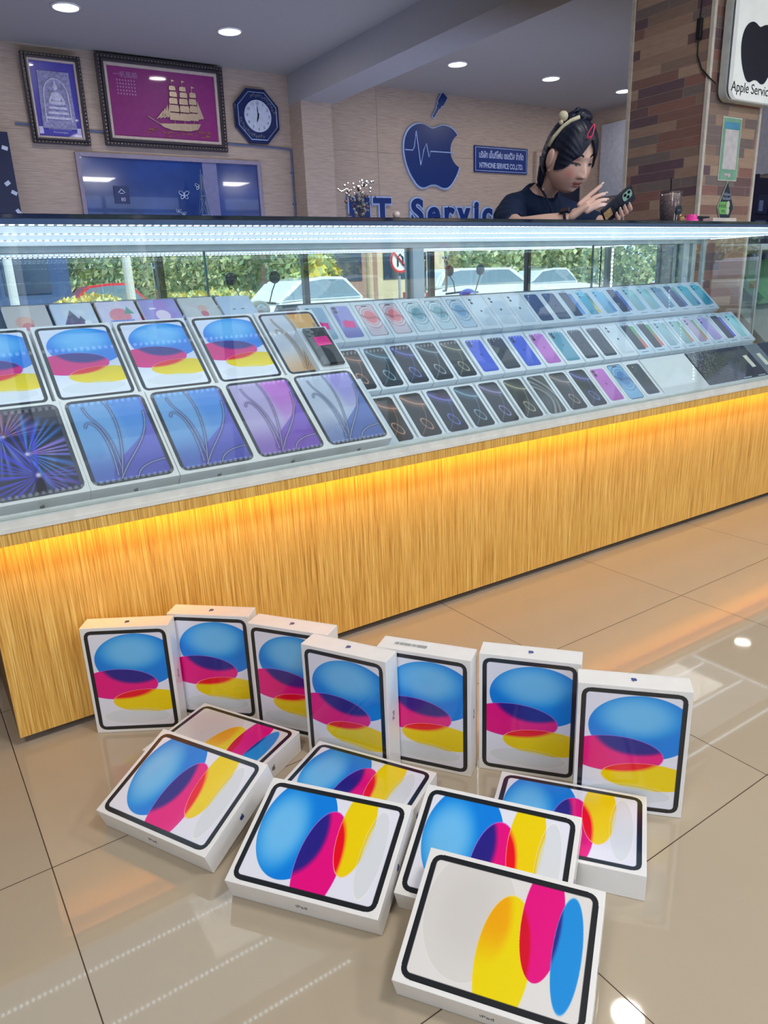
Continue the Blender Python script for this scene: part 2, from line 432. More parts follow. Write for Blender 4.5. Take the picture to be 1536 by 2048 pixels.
# LED dot strips round the ceiling recess (mirrored in the floor)
LED = mat('led_chip', None, emit=(225, 240, 255), es=6)
LED2 = mat('ceiling_led_chip', None, emit=(225, 240, 255), es=26)
LEDB = mat('led_tape', (225, 228, 232), .5)
def led_strip(name, a, b, dz, label, pitch=.0167, chip=.0042, cm=None, group=None, cat='light strip', side=Vector((0, 0, -1)), w=.010):
    """a flat tape with a row of chips on the face that looks along `side`"""
    a, b = Vector(a), Vector(b); d = (b-a); n = int(d.length/pitch); d.normalize(); s = side.cross(d)
    t = MB(); q = [a+s*w/2, b+s*w/2, b-s*w/2, a-s*w/2]
    lo = [t.bm.verts.new(v) for v in q]; hi = [t.bm.verts.new(v+side*.0012) for v in q]
    t.bm.faces.new(lo); t.bm.faces.new(hi[::-1])
    for i in range(4): t.bm.faces.new((lo[i], lo[(i+1) % 4], hi[(i+1) % 4], hi[i]))
    o = t.build(name, LEDB); setp(o, label, cat, group)
    c = MB()
    for i in range(n):
        p = a+d*(i+.5)*pitch+side*.0012; e = chip/2
        v = [c.bm.verts.new(p+d*x*e+s*y*e+side*z) for z in (0, .0012) for x, y in ((-1, -1), (1, -1), (1, 1), (-1, 1))]
        for f in ((4, 5, 6, 7), (0, 1, 5, 4), (1, 2, 6, 5), (2, 3, 7, 6), (3, 0, 4, 7)): c.bm.faces.new([v[k] for k in f])
    k = c.build('led_chip_row', cm or (LED2 if name == 'ceiling_led_strip' else LED), o); k['kind'] = 'stuff'
    return o
led_strip('ceiling_led_strip', (.06, 1.17, HC), (5.28, 1.17, HC), 0, 'front run of the dotted ceiling light strip mirrored across the floor', 0.05, .007, None, 'ceiling light strips')
led_strip('ceiling_led_strip', (5.28, 1.17, HC), (5.28, 2.15, HC), 0, 'short dotted ceiling light strip mirrored in the floor beside the last upright box', 0.03, .010, None, 'ceiling light strips')
led_strip('ceiling_led_strip', (.06, 1.17, HC), (.06, 2.13, HC), 0, 'short left-hand run of dotted ceiling light strip mirrored at the lower left floor', 0.05, .007, None, 'ceiling light strips')
led_strip('ceiling_led_strip', (5.30, 2.15, HC), (7.2, 2.13, HC), 0, 'far run of the dotted ceiling light strip mirrored in the floor at the right', 0.05, .007, None, 'ceiling light strips')

# ================================================================== COUNTER AND GLASS CASE
CX0, CX1 = -.9, 3.32
root = empty('display_counter', (1.2, .3, 0), label='long waist-high display counter with yellow bamboo front and glowing amber strip', )
setp(root, None, 'counter')
def pb(name, b, m, smooth=False, par=None):
    o = b.build(name, m, smooth=smooth); o.parent = par or root; o.matrix_parent_inverse = (par or root).matrix_world.inverted() if False else Matrix.Translation(-Vector((par or root).location)) ; return o
# front board
pb('front_panel', MB().box((0, 0, .0241), (6.2, .018, .5045), .001), PANEL_WOOD)
pb('side_panel', MB().box((0, .0185, .0241), (.018, .70, .5045), .001), mat('side_panel_wood', (120, 92, 66), .5, var=.08))
pb('plinth', MB().box((.06, .07, 0), (6.2, .66, .0241)), mat('dark_plinth', (70, 62, 54), .6))
tb_ = MB(); tb_.box((CX0, -.08, .4895), (6.2, -.064, .5155)); tb_.box((CX0, -.064, .505), (6.2, .70, .5155)); pb('trim_board', tb_, PANEL_WOOD)
RAIL = mat('brushed_aluminium', (228, 228, 222), .35, .15, var=.03)
rl = MB(); rl.box((CX0, -.083, .5156), (CX1, -.06, .526), .001); rl.box((CX0, -.079, .526), (CX1, -.0675, .538)); rl.box((CX0, -.0605, .526), (CX1, -.05, .545), .001)
pb('bottom_rail', rl, RAIL)
AMB = mat('amber_led_strip', None, emit=(255, 160, 8), es=4)
pb('amber_light_strip', MB().box((.01, -.0638, .4915), (6.15, -.0615, .5005)), AMB)
for i in range(4):
    lamp('amber_strip_lamp', 'AREA', (.75+1.5*i, -.0600, .497), 1.8, (1, .58, .012), 1.5, .010, rot=(math.radians(52), 0, 0))
# glass case
case = empty('glass_display_case', (1.2, .3, .5156), label='long glass display case on the counter holding rows of phone and tablet boxes')
setp(case, None, 'display case')
def pc(name, b, m, smooth=False): return pb(name, b, m, smooth, case)
GL = glass_mat('case_glass', (.955, .985, .985), .05, 1.15)
for a, b in ((CX0, 2.497), (2.503, CX1)):
    pc('front_glass', MB().box((a, -.0665, .530), (b, -.0615, 1.083)), GL)
pc('end_glass', MB().box((CX1-.006, -.055, .53), (CX1, .675, 1.083)), GL)
FRM = mat('white_aluminium_frame', (208, 222, 232), .35, .2, var=.02)
pc('case_floor', MB().box((CX0, -.05, .5157-.012), (CX1, .70, .5157)) if False else MB().box((CX0, -.049, .5157), (CX1, .70, .5175)), mat('case_floor_white', (222, 226, 228), .5))
pc('top_board', MB().box((CX0, -.078, 1.0835), (CX1, .735, 1.090)), mat('top_underside_white', (214, 228, 236), .3, var=.015))
TOPM = mat('dark_blue_glass_top', (16, 26, 56), .06, 0, .6, coat=.5, var=.03)
pc('glass_top', MB().box((CX0, -.085, 1.0902), (CX1+.01, .75, 1.0985), .001), TOPM)
ft = MB(); ft.box((CX0, -.084, 1.0805), (CX1, -.0795, 1.0900)); pc('top_edge_strip', ft, mat('top_edge_blue', (70, 92, 132), .18, .3))
# rear sliding mirror doors in an aluminium frame
MIR = bpy.data.materials.new('mirror'); MIR.use_nodes = True
bb = MIR.node_tree.nodes['Principled BSDF']; bb.inputs['Base Color'].default_value = (.80, .87, .88, 1); bb.inputs['Metallic'].default_value = 1; bb.inputs['Roughness'].default_value = .0
rf = MB()
rf.box((CX0, .672, 1.064), (CX1, .712, 1.0834), .001); rf.box((CX0, .672, .518), (CX1, .712, .56)); 
for x0, x1 in ((1.582, 1.632), (3.17, 3.215), (3.24, 3.262)): rf.box((x0, .672, .56), (x1, .712, 1.064), .001)
rf.box((-.16, .672, .56), (-.11, .712, 1.064))
pc('rear_frame', rf, FRM)
ef = MB(); ef.box((CX1-.02, .655, .52), (CX1, .672, 1.083)); ef.box((CX1-.012, -.06, .518), (CX1, .655, .53)); pc('end_frame', ef, FRM)
for a, b, y in ((-.108, .80, .688), (.775, 1.58, .700), (1.634, 2.56, .688), (2.535, 3.168, .700), (3.217, 3.238, .69)):
    pc('mirror_door', MB().box((a, y, .561), (b, y+.005, 1.063)), MIR)
    if b-a > .2: pc('door_edge', MB().box((b-.006, y-.004, .561), (b, y, 1.063)), mat('door_edge_green', (70, 110, 120), .2))
pc('underside_glow', MB().box((CX0+.01, .01, 1.0815), (CX1-.02, .645, 1.0834)), mat('glowing_underside_white', (214, 228, 236), .4, emit=(206, 228, 244), es=.68))  # glow added under the white top, standing in for LED light on it
# LED strips under the top
for y, lb in ((.17, 'front dotted white light strip under the dark counter top'), (.39, 'rear dotted white light strip under the dark counter top')):
    led_strip('case_led_strip', (CX0+.02, y, 1.0814), (CX1-.06, y, 1.0814), 0, lb, .0167, .0085, None, 'light strips inside the glass case')
led_strip('case_led_strip', (CX1-.05, .02, 1.0814), (CX1-.05, .62, 1.0814), 0, 'short cross run of white light strip at the right end of the glass case', .0167, .0085, None, 'light strips inside the glass case')
led_strip('case_led_strip', (CX0+.02, -.050, 1.0833), (CX1-.06, -.050, 1.0833), 0, 'dotted light strip tucked behind the front edge of the counter top', .0167, .0085, None, 'light strips inside the glass case')
led_strip('case_led_strip', (2.66, .668, .60), (2.66, .668, 1.06), 0, 'upright dotted light strip on the mirror door at the right', .0167, .0085, None, 'light strips inside the glass case', side=Vector((0, -1, 0)))
for i in range(3):
    pass

# stepped risers
T1, TA = .735, .690
def slope(p, L, t): return (p[0]+L*math.cos(t), p[1]+L*math.sin(t))
def riser(name, prof, x0, x1, label):
    M = Matrix(((0, 0, 1, 0), (1, 0, 0, 0), (0, 1, 0, 0), (0, 0, 0, 1)))
    b = MB(); b.prism(prof, x0, x1, M=M); o = b.build(name, mat('riser_white', (206, 216, 226), .45, var=.02))
    return setp(o, label, 'display stand', 'stepped display stands')
PW_, PL_, PD_ = .098, .178, .024
FB = [(.065, .5125), (.275, .636), (.488, .769)]
def bb_(fb, t, D): return (fb[0]+D*math.sin(t), fb[1]-D*math.cos(t))
e = .0012
prof = [(.10, .5177)]; prof = []
b0 = bb_(FB[0], T1, PD_+e)
prof = [(b0[0]+.03, .5177), (b0[0]+.03, b0[1]+.0275)]
prof = []
x0_ = b0[0]+(.5177-b0[1])/math.tan(T1)
prof.append((x0_, .5177)); prof.append(slope(b0, PL_, T1))
for k in (1, 2):
    b = bb_(FB[k], T1, PD_+e); prof.append(b); prof.append(slope(b, PL_, T1))
prof += [(prof[-1][0]+.02, prof[-1][1]), (.66, .5177)]
riser('stepped_riser', prof, 1.055, 3.195, 'long white three-step stand carrying the phone boxes in the glass case')
FA = [(-.036, .560), (.226, .713)]; TD_ = .049
pa = []
b0 = bb_(FA[0], TA, TD_+e); pa = [(b0[0]-.01, .5177), b0, slope(b0, .2634, TA)]
b1 = bb_(FA[1], TA, TD_+e); pa += [b1, slope(b1, .2634, TA), (.62, .846), (.655, .5177)]
riser('stepped_riser', pa, -.86, 1.045, 'white two-step stand carrying the tablet boxes at the left of the glass case')

# ================================================================== TABLET BOXES
BW, BL, BD = .1931, .2634, .0492
TWI, TLI = .1795, .2486
WHITE = mat('white_box_card', (240, 238, 235), .38, coat=.25, coat_rough=.12, var=.008)
INK = mat('grey_ink', (70, 70, 74), .5); INKB = mat('blue_foil_ink', (70, 84, 150), .3, .3); INKG = mat('silver_ink', (128, 128, 130), .35, .5)
def sstep(a, b, x): t = np.clip((x-a)/(b-a), 0, 1); return t*t*(3-2*t)
def mixc(c, d, m): return c*(1-m[..., None]) + np.asarray(d, float)*m[..., None] if not isinstance(d, np.ndarray) or d.ndim == 1 else c*(1-m[..., None])+d*m[..., None]
ELL = [(.603, .406, .567, .402), (.317, .763, .533, .231), (.702, 1.030, .498, .177), (.500, 1.265, .465, .120)]
BEZ = .0086
def tablet_frame(fn, w, h, r_out=.0155, r_in=.0070, bez=BEZ, bezcol=(28, 32, 38)):
    def f(U, V):
        d = rrect_mask(U, V, w, h, bez, r_in)
        u = ((U-.5)*w)/(w-2*bez)+.5; v = ((V-.5)*h)/(h-2*bez)+.5
        scr = fn(u, v)
        m = sstep(-.0004, .0004, d)
        out = mixc(scr, bezcol, m)
        return out
    keep = lambda U, V: rrect_mask(U, V, w, h, 0, r_out) <= 1e-6
    return f, keep
def ellq(u, v, k, asp=1.418):
    cx, cy, a, b = ELL[k]; return np.sqrt(((u-cx)/a)**2+((v*asp-cy)/b)**2)
def art_a(u, v):
    c = np.zeros(u.shape+(3,))+np.array((236, 236, 248.))
    y = v*1.418
    q = [ellq(u, v, k) for k in range(4)]
    AA = .006
    ins = [sstep(1+AA, 1-AA, x) for x in q]
    # blue
    t = np.clip(((u-.55)/.55)**2+((y-.27)/.34)**2, 0, 1)
    blue = mixc(np.zeros_like(c)+np.array((112, 196, 250.)), (0, 132, 232), sstep(.05, .95, t))
    c = mixc(c, blue, ins[0])
    # magenta with purple overlap
    mg = np.zeros_like(c)+np.array((240, 0, 132.))
    pur = ins[0]*sstep(1.0, .80, q[0]+.10*sstep(.2, .9, u)); 
    mg = mixc(mg, (38, 30, 138), np.clip(pur*1.1, 0, 1))
    rim = np.exp(-((q[1]-1.0)/.013)**2)
    c = mixc(c, mg, ins[1]); c = mixc(c, (226, 110, 226), rim*.75*(u < .9))
    # yellow with red overlap
    ye = np.zeros_like(c)+np.array((248, 216, 0.)); rd = ins[1]*sstep(1.0, .84, q[1])
    ye = mixc(ye, (246, 0, 36), np.clip(rd*1.15, 0, 1)); ye = mixc(ye, (255, 120, 20), np.exp(-((q[1]-.96)/.05)**2)*.6)
    rim = np.exp(-((q[2]-1.0)/.016)**2)
    c = mixc(c, ye, ins[2]); c = mixc(c, (255, 214, 170), rim*.8*(u < .95))
    # pale lens
    pale = c*0+np.array((222, 226, 230.)); a = ins[3]*(.82-.35*sstep(.6, 1, q[3])*(q[2] < 1))
    amber = ins[3]*ins[2]*sstep(1.0, .75, q[3])*0
    c = mixc(c, pale, np.clip(a*np.where(q[2] < 1, sstep(1.02, .72, q[3])*.9+.15, 1), 0, 1))
    c = mixc(c, (236, 190, 40), ins[3]*ins[2]*np.clip(1-sstep(.97, .78, q[3]), 0, 1)*.55)
    c = mixc(c, (248, 246, 236), np.exp(-((q[3]-1.0)/.02)**2)*.8)
    return c
def art_b(u, v):
    c = np.zeros(u.shape+(3,))+np.array((232, 228, 224.))
    q = [ellq(u, v, k) for k in range(4)]; ins = [sstep(1.006, .994, x) for x in q]
    c = mixc(c, (216, 211, 206), ins[0]*(.55+.45*sstep(1, .3, q[0])))
    c = mixc(c, (245, 242, 238), np.exp(-((q[0]-1)/.006)**2)*.5)
    ye = np.zeros_like(c)+np.array((246, 220, 0.)); ye = mixc(ye, (248, 172, 0), ins[0]*sstep(1.02, .78, q[0]+.0*u)*sstep(.15, .6, u))
    c = mixc(c, ye, ins[1]); c = mixc(c, (250, 226, 150), np.exp(-((q[1]-1)/.014)**2)*.6)
    mg = np.zeros_like(c)+np.array((238, 0, 132.)); mg = mixc(mg, (222, 0, 40), ins[1]*sstep(1.0, .84, q[1]))
    c = mixc(c, mg, ins[2]); c = mixc(c, (250, 160, 214), np.exp(-((q[2]-1)/.016)**2)*.55*(u > .5))
    bl = np.zeros_like(c)+np.array((22, 146, 226.)); bl = mixc(bl, (30, 44, 140), ins[2]*sstep(1.0, .80, q[2]))
    c = mixc(c, bl, ins[3]); c = mixc(c, (120, 190, 240), np.exp(-((q[3]-1)/.02)**2)*.6)
    return c
VG = vcol_mat('printed_card', .28, .35, coat_rough=.06)
VW = vcol_mat('printed_card_shrink_wrapped', .30, .45, .4, coat_rough=.01)
fa, ka = tablet_frame(art_a, TWI, TLI); fb_, kb = tablet_frame(art_b, TWI, TLI)
ME_A = grid_print('ellipse_print', TWI, TLI, 250, 346, fa, ka); ME_A.materials.append(VG)
ME_B = grid_print('ellipse_print', TWI, TLI, 250, 346, fb_, kb); ME_B.materials.append(VG)
ME_BODY = MB().box((-BW/2, -BL/2, -BD), (BW/2, BL/2, 0), .0009).mesh('box_body'); ME_BODY.materials.append(WHITE)
ME_WORD = text_mesh('iPad', .0125, .00006); ME_LOGO = fruit_mesh(.0135, .0001)
def box_matrix(kind, x, y, a, tilt=0, W=BW, L=BL, D=BD):
    Rz = Matrix.Rotation(a, 4, 'Z')
    if kind == 'stand':
        R = Rz @ Matrix(((1,0,0,0),(0,0,-1,0),(0,1,0,0),(0,0,0,1))); z = L/2
    else:
        R = Rz @ Matrix.Rotation(-tilt, 4, 'Y'); z = -(R @ Vector((-W/2, 0, -D))).z
    return Matrix.Translation((x, y, z+.0004)) @ R
def tablet_box(kind, x, y, a, tilt, label, art=None, logo=INKB, group='tablet boxes arranged on the floor', sticker=False, words=True):
    M = box_matrix(kind, x, y, a, tilt)
    o = link('tablet_box', ME_BODY); o.matrix_world = M; setp(o, label, 'box', group)
    p = link('cover_print', art or ME_A, None, o); p.location = (0, 0, .00015)
    def side(me, m, loc, rot, nm):
        q = bpy.data.objects.new(nm, me.copy()); COL.objects.link(q); q.data.materials.append(m); q.parent = o
        q.matrix_local = Matrix.Translation(loc) @ rot; return q
    X = lambda c1, c2, c3: Matrix((c1, c2, c3)).transposed().to_4x4()
    e = .0002
    # long sides carry the word, short sides the emblem
    side(ME_WORD, INK, (-BW/2-e, 0, -BD*.5), X((0,-1,0), (0,0,1), (-1,0,0)), 'lettering')
    side(ME_WORD, INK, (BW/2+e, 0, -BD*.5), X((0,1,0), (0,0,1), (1,0,0)), 'lettering')
    side(ME_LOGO, logo, (0, BL/2+e, -BD*.5), X((-1,0,0), (0,0,1), (0,1,0)), 'emblem')
    side(ME_LOGO, logo, (0, -BL/2-e, -BD*.5), X((1,0,0), (0,0,1), (0,-1,0)), 'emblem')
    sm = MB(); d = .0002   # lid seam
    sm.box((-BW/2-d, BL/2-.03, -BD*.93), (BW/2+d, BL/2+d, -BD*.925)); sm.build('lid_seam', mat('seam_grey', (205, 202, 198), .5), o)
    if sticker:
        l = MB().box((-.034*1.3-.025, BL/2+.0002, -.040), (.034-.028, BL/2+.0004, -.016)); lo = l.build('barcode_label', mat('label_white', (238, 240, 240), .5), o)
        bc = MB(); x = -.066
        while x < .001:
            w = random.choice((.0005, .0008, .0012)); bc.box((x, BL/2+.0004, -.030), (x+w, BL/2+.0005, -.019)); x += w+random.choice((.0006, .0009, .0013))
        bc.build('barcode', mat('barcode_black', (30, 30, 34), .5), lo)
    return o
upright = [('S1', .2337, -.0961, -.5628, 'upright tablet box at the left end of the upright row, nearest the counter corner'),
 ('S2', .4018, -.1535, -.7478, 'white upright tablet box second from the left, partly behind the leftmost upright one'),
 ('S3', .5138, -.3245, -.9588, 'white upright tablet box third from the left, half hidden by its right-hand neighbour'),
 ('S4', .5559, -.4860, -1.0522, 'upright tablet box in the middle of the row, its word-printed right side showing'),
 ('S5', .6800, -.5850, -.9578, 'white upright tablet box with a barcode label stuck on its top'),
 ('S6', .8298, -.7246, -.8756, 'white upright tablet box second from the right, standing apart with a gap on its left'),
 ('S7', .9046, -.9082, -.8189, 'white upright tablet box at the right end of the upright row')]
for n, x, y, a, lb in upright: tablet_box('stand', x, y, a, 0, lb, sticker=(n == 'S5'))
lying = [('L2', .3503, -.3130, .4970, 0, 'flat tablet box with pale grey ellipse print, behind the leftmost tilted box', 1),
 ('L3', .5011, -.5990, .5356, 0, 'flat tablet box half covered by the centre tilted one, below the middle upright box', 0),
 ('L7', .7594, -.8968, .6568, 0, 'flat white tablet box at the right, in front of the rightmost upright box', 0),
 ('L1', .2234, -.4463, .4889, .3274, 'tilted tablet box farthest left, leaning on the pale grey print box', 0),
 ('L4', .3665, -.7200, .6549, .3264, 'tilted white tablet box in the centre with its word-printed front side towards the camera', 0),
 ('L5', .5730, -.9052, .6198, .3582, 'tilted tablet box right of the centre one, its front covered by the nearest box', 0),
 ('L6', .4866, -1.0274, .6142, .3564, 'nearest tilted tablet box at the photo bottom, yellow, pink and blue on pale grey', 1)]
for n, x, y, a, t, lb, ar in lying: tablet_box('lie', x, y, a, t, lb, ME_B if ar else None, INKG if ar else INKB)

# ================================================================== TABLET BOXES INSIDE THE CASE
def polyd(u, y, pts):
    """distance to a smooth curve through pts (cubic bezier control points)"""
    t = np.linspace(0, 1, 26)[:, None]; p = np.array(pts, float)
    c = (1-t)**3*p[0]+3*(1-t)**2*t*p[1]+3*(1-t)*t*t*p[2]+t**3*p[3]
    best = np.full(u.shape, 9.)
    for a, b in zip(c, c[1:]):
        d = b-a; L = (d@d)+1e-9; s = np.clip(((u-a[0])*d[0]+(y-a[1])*d[1])/L, 0, 1)
        best = np.minimum(best, np.hypot(u-a[0]-s*d[0], y-a[1]-s*d[1]))
    return best
def art_air(c1, c2, c3, c4):
    def f(u, v):
        y = v*1.39; c = np.zeros(u.shape+(3,))+np.array(c1, float)
        c = mixc(c, c2, sstep(.42, .60, u-.10*np.sin(y*2))*sstep(1.3, .1, y))
        edge = .97-.72*sstep(.42, 1.35, y)
        c = mixc(c, c3, sstep(-.01, .01, u-edge))
        c = mixc(c, c4, sstep(.75, 1.35, y)*.6)
        curves = [[(.17, .10), (.20, .42), (.46, .38), (.37, 1.32)], [(.12, .44), (.15, .27), (.42, .40), (.31, 1.32)], [(.47, 0), (.61, .40), (.50, .9), (.34, 1.38)], [(.96, .28), (.92, .78), (.56, 1.0), (.34, 1.38)], [(.56, 1.39), (.62, 1.22), (.80, 1.18), (1.0, 1.16)]]
        for k, cv in enumerate(curves):
            d = polyd(u, y, cv); dk = np.array(c4, float)*.55
            c = mixc(c, dk, np.exp(-(d/.021)**2)*.75); c = mixc(c, (226, 234, 250), np.exp(-(d/.0055)**2)*.8)
        return c
    return f
def art_burst(u, v):
    y = v*1.39; c = np.zeros(u.shape+(3,))+np.array((26, 24, 48.))
    for cx, cy, a0, a1, r, col in ((.28, .42, -2.2, .1, .42, (210, 130, 170)), (.25, .42, .9, 3.3, .55, (120, 150, 255)), (.50, .75, -1.7, 1.5, .55, (70, 150, 255)), (.55, 1.12, 2.0, 5.0, .75, (70, 70, 235)), (.55, 1.10, -.2, 1.2, .5, (120, 90, 220)), (.5, .75, -.5, .3, .5, (190, 120, 220))):
        dx, dy = u-cx, y-cy; rr = np.hypot(dx, dy); an = np.arctan2(dy, dx)
        for k in (-2*PI, 0, 2*PI):
            w = sstep(a0, a0+.15, an+k)*sstep(a1, a1-.15, an+k)
            st = .5+.5*np.sin(an*30+np.sin(an*7)*2); st = st**1.3
            m = w*st*np.clip(1.25*(1-rr/(r*1.25)), 0, 1)**.45
            c = mixc(c, col, np.clip(m, 0, 1)*.95)
        c = mixc(c, (255, 240, 255), np.exp(-(rr/.03)**2)*.8)
    return c
def air_mesh(cols, fn=None, bc=(52, 56, 66)):
    f, k = tablet_frame(fn or art_air(*cols), .1785, .2476, bezcol=bc)
    me = grid_print('tablet_print', .1785, .2476, 140, 194, f, k); me.materials.append(VW); return me
AIR_BLUE = air_mesh(((120, 170, 224), (86, 146, 226), (110, 110, 205), (70, 76, 170)))
AIR_PURP = air_mesh(((190, 176, 220), (200, 120, 214), (130, 92, 200), (110, 60, 170)))
AIR_GREY = air_mesh(((190, 200, 220), (160, 150, 220), (96, 120, 190), (70, 90, 160)), bc=(34, 40, 54))
AIR_GOLD = air_mesh(((214, 214, 220), (232, 170, 90), (226, 190, 150), (200, 140, 80)), bc=(44, 50, 66))
PRO_BURST = air_mesh(None, art_burst, bc=(70, 72, 84))
ME_AW = ME_A.copy(); ME_AW.materials.clear(); ME_AW.materials.append(VW)
ME_BODYC = MB().box((-.0958, -BL/2, -TD_), (.0958, BL/2, 0), .0009).mesh('box_body'); ME_BODYC.materials.append(WHITE)
def incline(o, x, fb, L, t):
    """lay a box face-up on a sloped step: fb = front bottom edge of its face"""
    c = slope(fb, L/2, t); R = Matrix.Rotation(t, 4, 'X'); o.matrix_world = Matrix.Translation((x, c[0], c[1])) @ R
def case_tablet(x, row, me, label):
    o = link('tablet_box', ME_BODYC); incline(o, x, FA[row], .2634, TA); setp(o, label, 'box', 'tablet boxes in the glass case')
    p = link('cover_print', me, None, o); p.location = (0, 0, .0003)
    q = bpy.data.objects.new('emblem', ME_LOGO.copy()); COL.objects.link(q); q.data.materials.append(INKG); q.parent = o
    q.matrix_local = Matrix.Translation((0, -BL/2-.0002, -TD_*.5)) @ Matrix(((1,0,0,0),(0,0,-1,0),(0,1,0,0),(0,0,0,1)))
    return o
for x, me, lb in ((-.2545, AIR_GREY, 'tablet box hidden left of the starburst one in the front row of the glass case'), (-.0624+.0, None, None), (.1296, PRO_BURST, 'dark tablet box with blue starburst picture, leftmost in the front row of the case'),
                  (.3216, AIR_BLUE, 'light blue tablet box with line picture, directly right of the starburst box in the case'),
                  (.5148, AIR_BLUE, 'light blue tablet box directly left of the pink and violet one in the case'),
                  (.7060, AIR_PURP, 'pink and violet tablet box in the front row of the glass case'),
                  (.8995-.002, AIR_GREY, 'grey-violet tablet box right of the pink-violet one, next to the first phone box')):
    if me is not None and x > 0: case_tablet(x, 0, me, lb)
for x, me, lb in ((.1262, ME_AW, 'ellipse-print tablet box at the left end of the upper row, cut by the photo edge'), (.3262, ME_AW, 'ellipse-print tablet box second from left in the upper row of the case'),
                  (.5256, ME_AW, 'ellipse-print tablet box third from left in the upper row of the case'), (.7277, ME_AW, 'ellipse-print tablet box in the upper row directly left of the gold one'),
                  (.9270, AIR_GOLD, 'gold and grey line-print tablet box at the right end of the upper tablet row')):
    case_tablet(x, 1, me, lb)
# soft pouches on the upper ledge
def pouch(i, x, bgc, art, label):
    w = .105
    def f(u, v):
        c = np.zeros(u.shape+(3,))+np.array(bgc, float)
        for kind, cx, cy, r, col in art:
            if kind == 'o': c = mixc(c, col, sstep(r, r*.93, np.hypot(u-cx, (v-cy)*.95)))
            elif kind == 't': c = mixc(c, col, sstep(.01, -.01, np.abs(u-cx)-(v-cy+r)*.45)*(v < cy+r)*(v > cy-r))
            elif kind == 'b': c = mixc(c, col, ((np.abs(u-cx) < r)*(np.abs(v-cy) < r*.35)).astype(float))
        return c
    me = grid_print('pouch_print', w, .118, 60, 66, f); me.materials.append(VW)
    b = MB().box((-w/2-.002, -.061, -.012), (w/2+.002, .061, -.0004), .004)
    o = b.build('printed_sleeve', mat('sleeve_white', (220, 220, 232), .4)); setp(o, label, 'sleeve', 'printed sleeves on the top ledge')
    o.matrix_world = Matrix.Translation((x, .532, .895)) @ Matrix.Rotation(.62, 4, 'X')
    p = link('cover_print', me, None, o)
    return o
TRE = (70, 84, 128); SUN = (232, 140, 160)
pouch(0, .245, (206, 196, 190), [('o', .4, .6, .22, (222, 170, 150)), ('o', .45, .75, .14, (210, 110, 120))], 'beige printed sleeve at the left end of the top ledge')
pouch(1, .362, (208, 218, 234), [('t', .42, .5, .26, TRE), ('t', .62, .62, .16, TRE), ('o', .75, .72, .09, (240, 244, 250))], 'pale blue printed sleeve with dark tree shapes')
pouch(2, .479, (220, 212, 236), [('o', .5, .55, .28, SUN), ('t', .75, .35, .14, (80, 160, 150)), ('b', .5, .8, .3, (120, 150, 220))], 'lilac printed sleeve with a pink sun disc')
pouch(3, .596, (158, 150, 216), [('o', .5, .62, .2, (235, 225, 240)), ('b', .3, .35, .08, (236, 236, 250))], 'violet printed sleeve with a white shape')
pouch(4, .713, (204, 204, 206), [('o', .55, .45, .14, (222, 180, 170)), ('o', .55, .65, .11, (206, 100, 130))], 'grey printed sleeve with a small pink shape')
pouch(5, .830, (196, 212, 232), [('b', .35, .55, .05, (60, 70, 100)), ('b', .6, .55, .05, (60, 70, 100))], 'plain pale blue sleeve at the right end of the sleeves')

# ================================================================== PHONE BOXES
PH_W, PH_L = .0776, .163
def phone_frame(fn, w, h, r=.012, bez=.0022, bezcol=(20, 24, 30), bg=(226, 230, 234)):
    """whole lid: white margin, phone image in the middle"""
    def f(U, V):
        d = rrect_mask(U, V, PW_-.002, PL_-.002, ((PW_-.002)-w)/2, r)
        u = ((U-.5)*(PW_-.002))/w+.5; v = ((V-.5)*(PL_-.002))/h+.5
        d = rrect_mask(u, v, w, h, 0, r)
        c = np.zeros(U.shape+(3,))+np.array(bg, float)
        scr = fn(u, v)
        scr = mixc(scr, bezcol, sstep(-bez-.0003, -bez+.0003, d)) if bez else scr
        return mixc(c, scr, sstep(.0003, -.0003, d))
    return f
def a_pro(tint, line):
    tint = np.array(tint, float)
    def f(u, v):
        y = v*2.1; c = np.zeros(u.shape+(3,))+tint*.20+np.array((4, 8, 14.))
        d1 = polyd(u, y, [(.02, .10), (.30, .42), (.62, .58), (1.0, .60)])
        c = mixc(c, tint*.95, np.exp(-(d1/.22)**2)*.75); c = mixc(c, line, np.exp(-(d1/.028)**2)*.9)
        d2 = polyd(u, y, [(.80, .62), (.78, 1.2), (.60, 1.5), (.10, 1.98)]); c = mixc(c, line, np.exp(-(d2/.018)**2)*.55)
        q = np.abs(np.hypot((u-.55)*np.cos(.5)-(y-1.52)*np.sin(.5), ((u-.55)*np.sin(.5)+(y-1.52)*np.cos(.5))/1.9)-.155)
        c = mixc(c, line, np.exp(-(q/.018)**2)*.9); c = mixc(c, (14, 18, 26), sstep(.035, .02, np.hypot(np.maximum(np.abs(u-.5)-.13, 0), (y-.09))) )
        return c
    return f
def a_ti(u, v):
    y = v*2.1; c = np.zeros(u.shape+(3,))+np.array((74, 78, 80.))
    for cv in ([(.0, .2), (.5, .7), (1.1, 1.1), (.6, 2.1)], [(0, .5), (.6, .9), (.9, 1.3), (.3, 2.1)], [(.2, .0), (.9, .6), (.9, .9), (1, 1.2)]):
        d = polyd(u, y, cv); c = mixc(c, (190, 190, 182), np.exp(-(d/.09)**2)*.6); c = mixc(c, (30, 34, 38), np.exp(-((d-.12)/.05)**2)*.6)
    return c
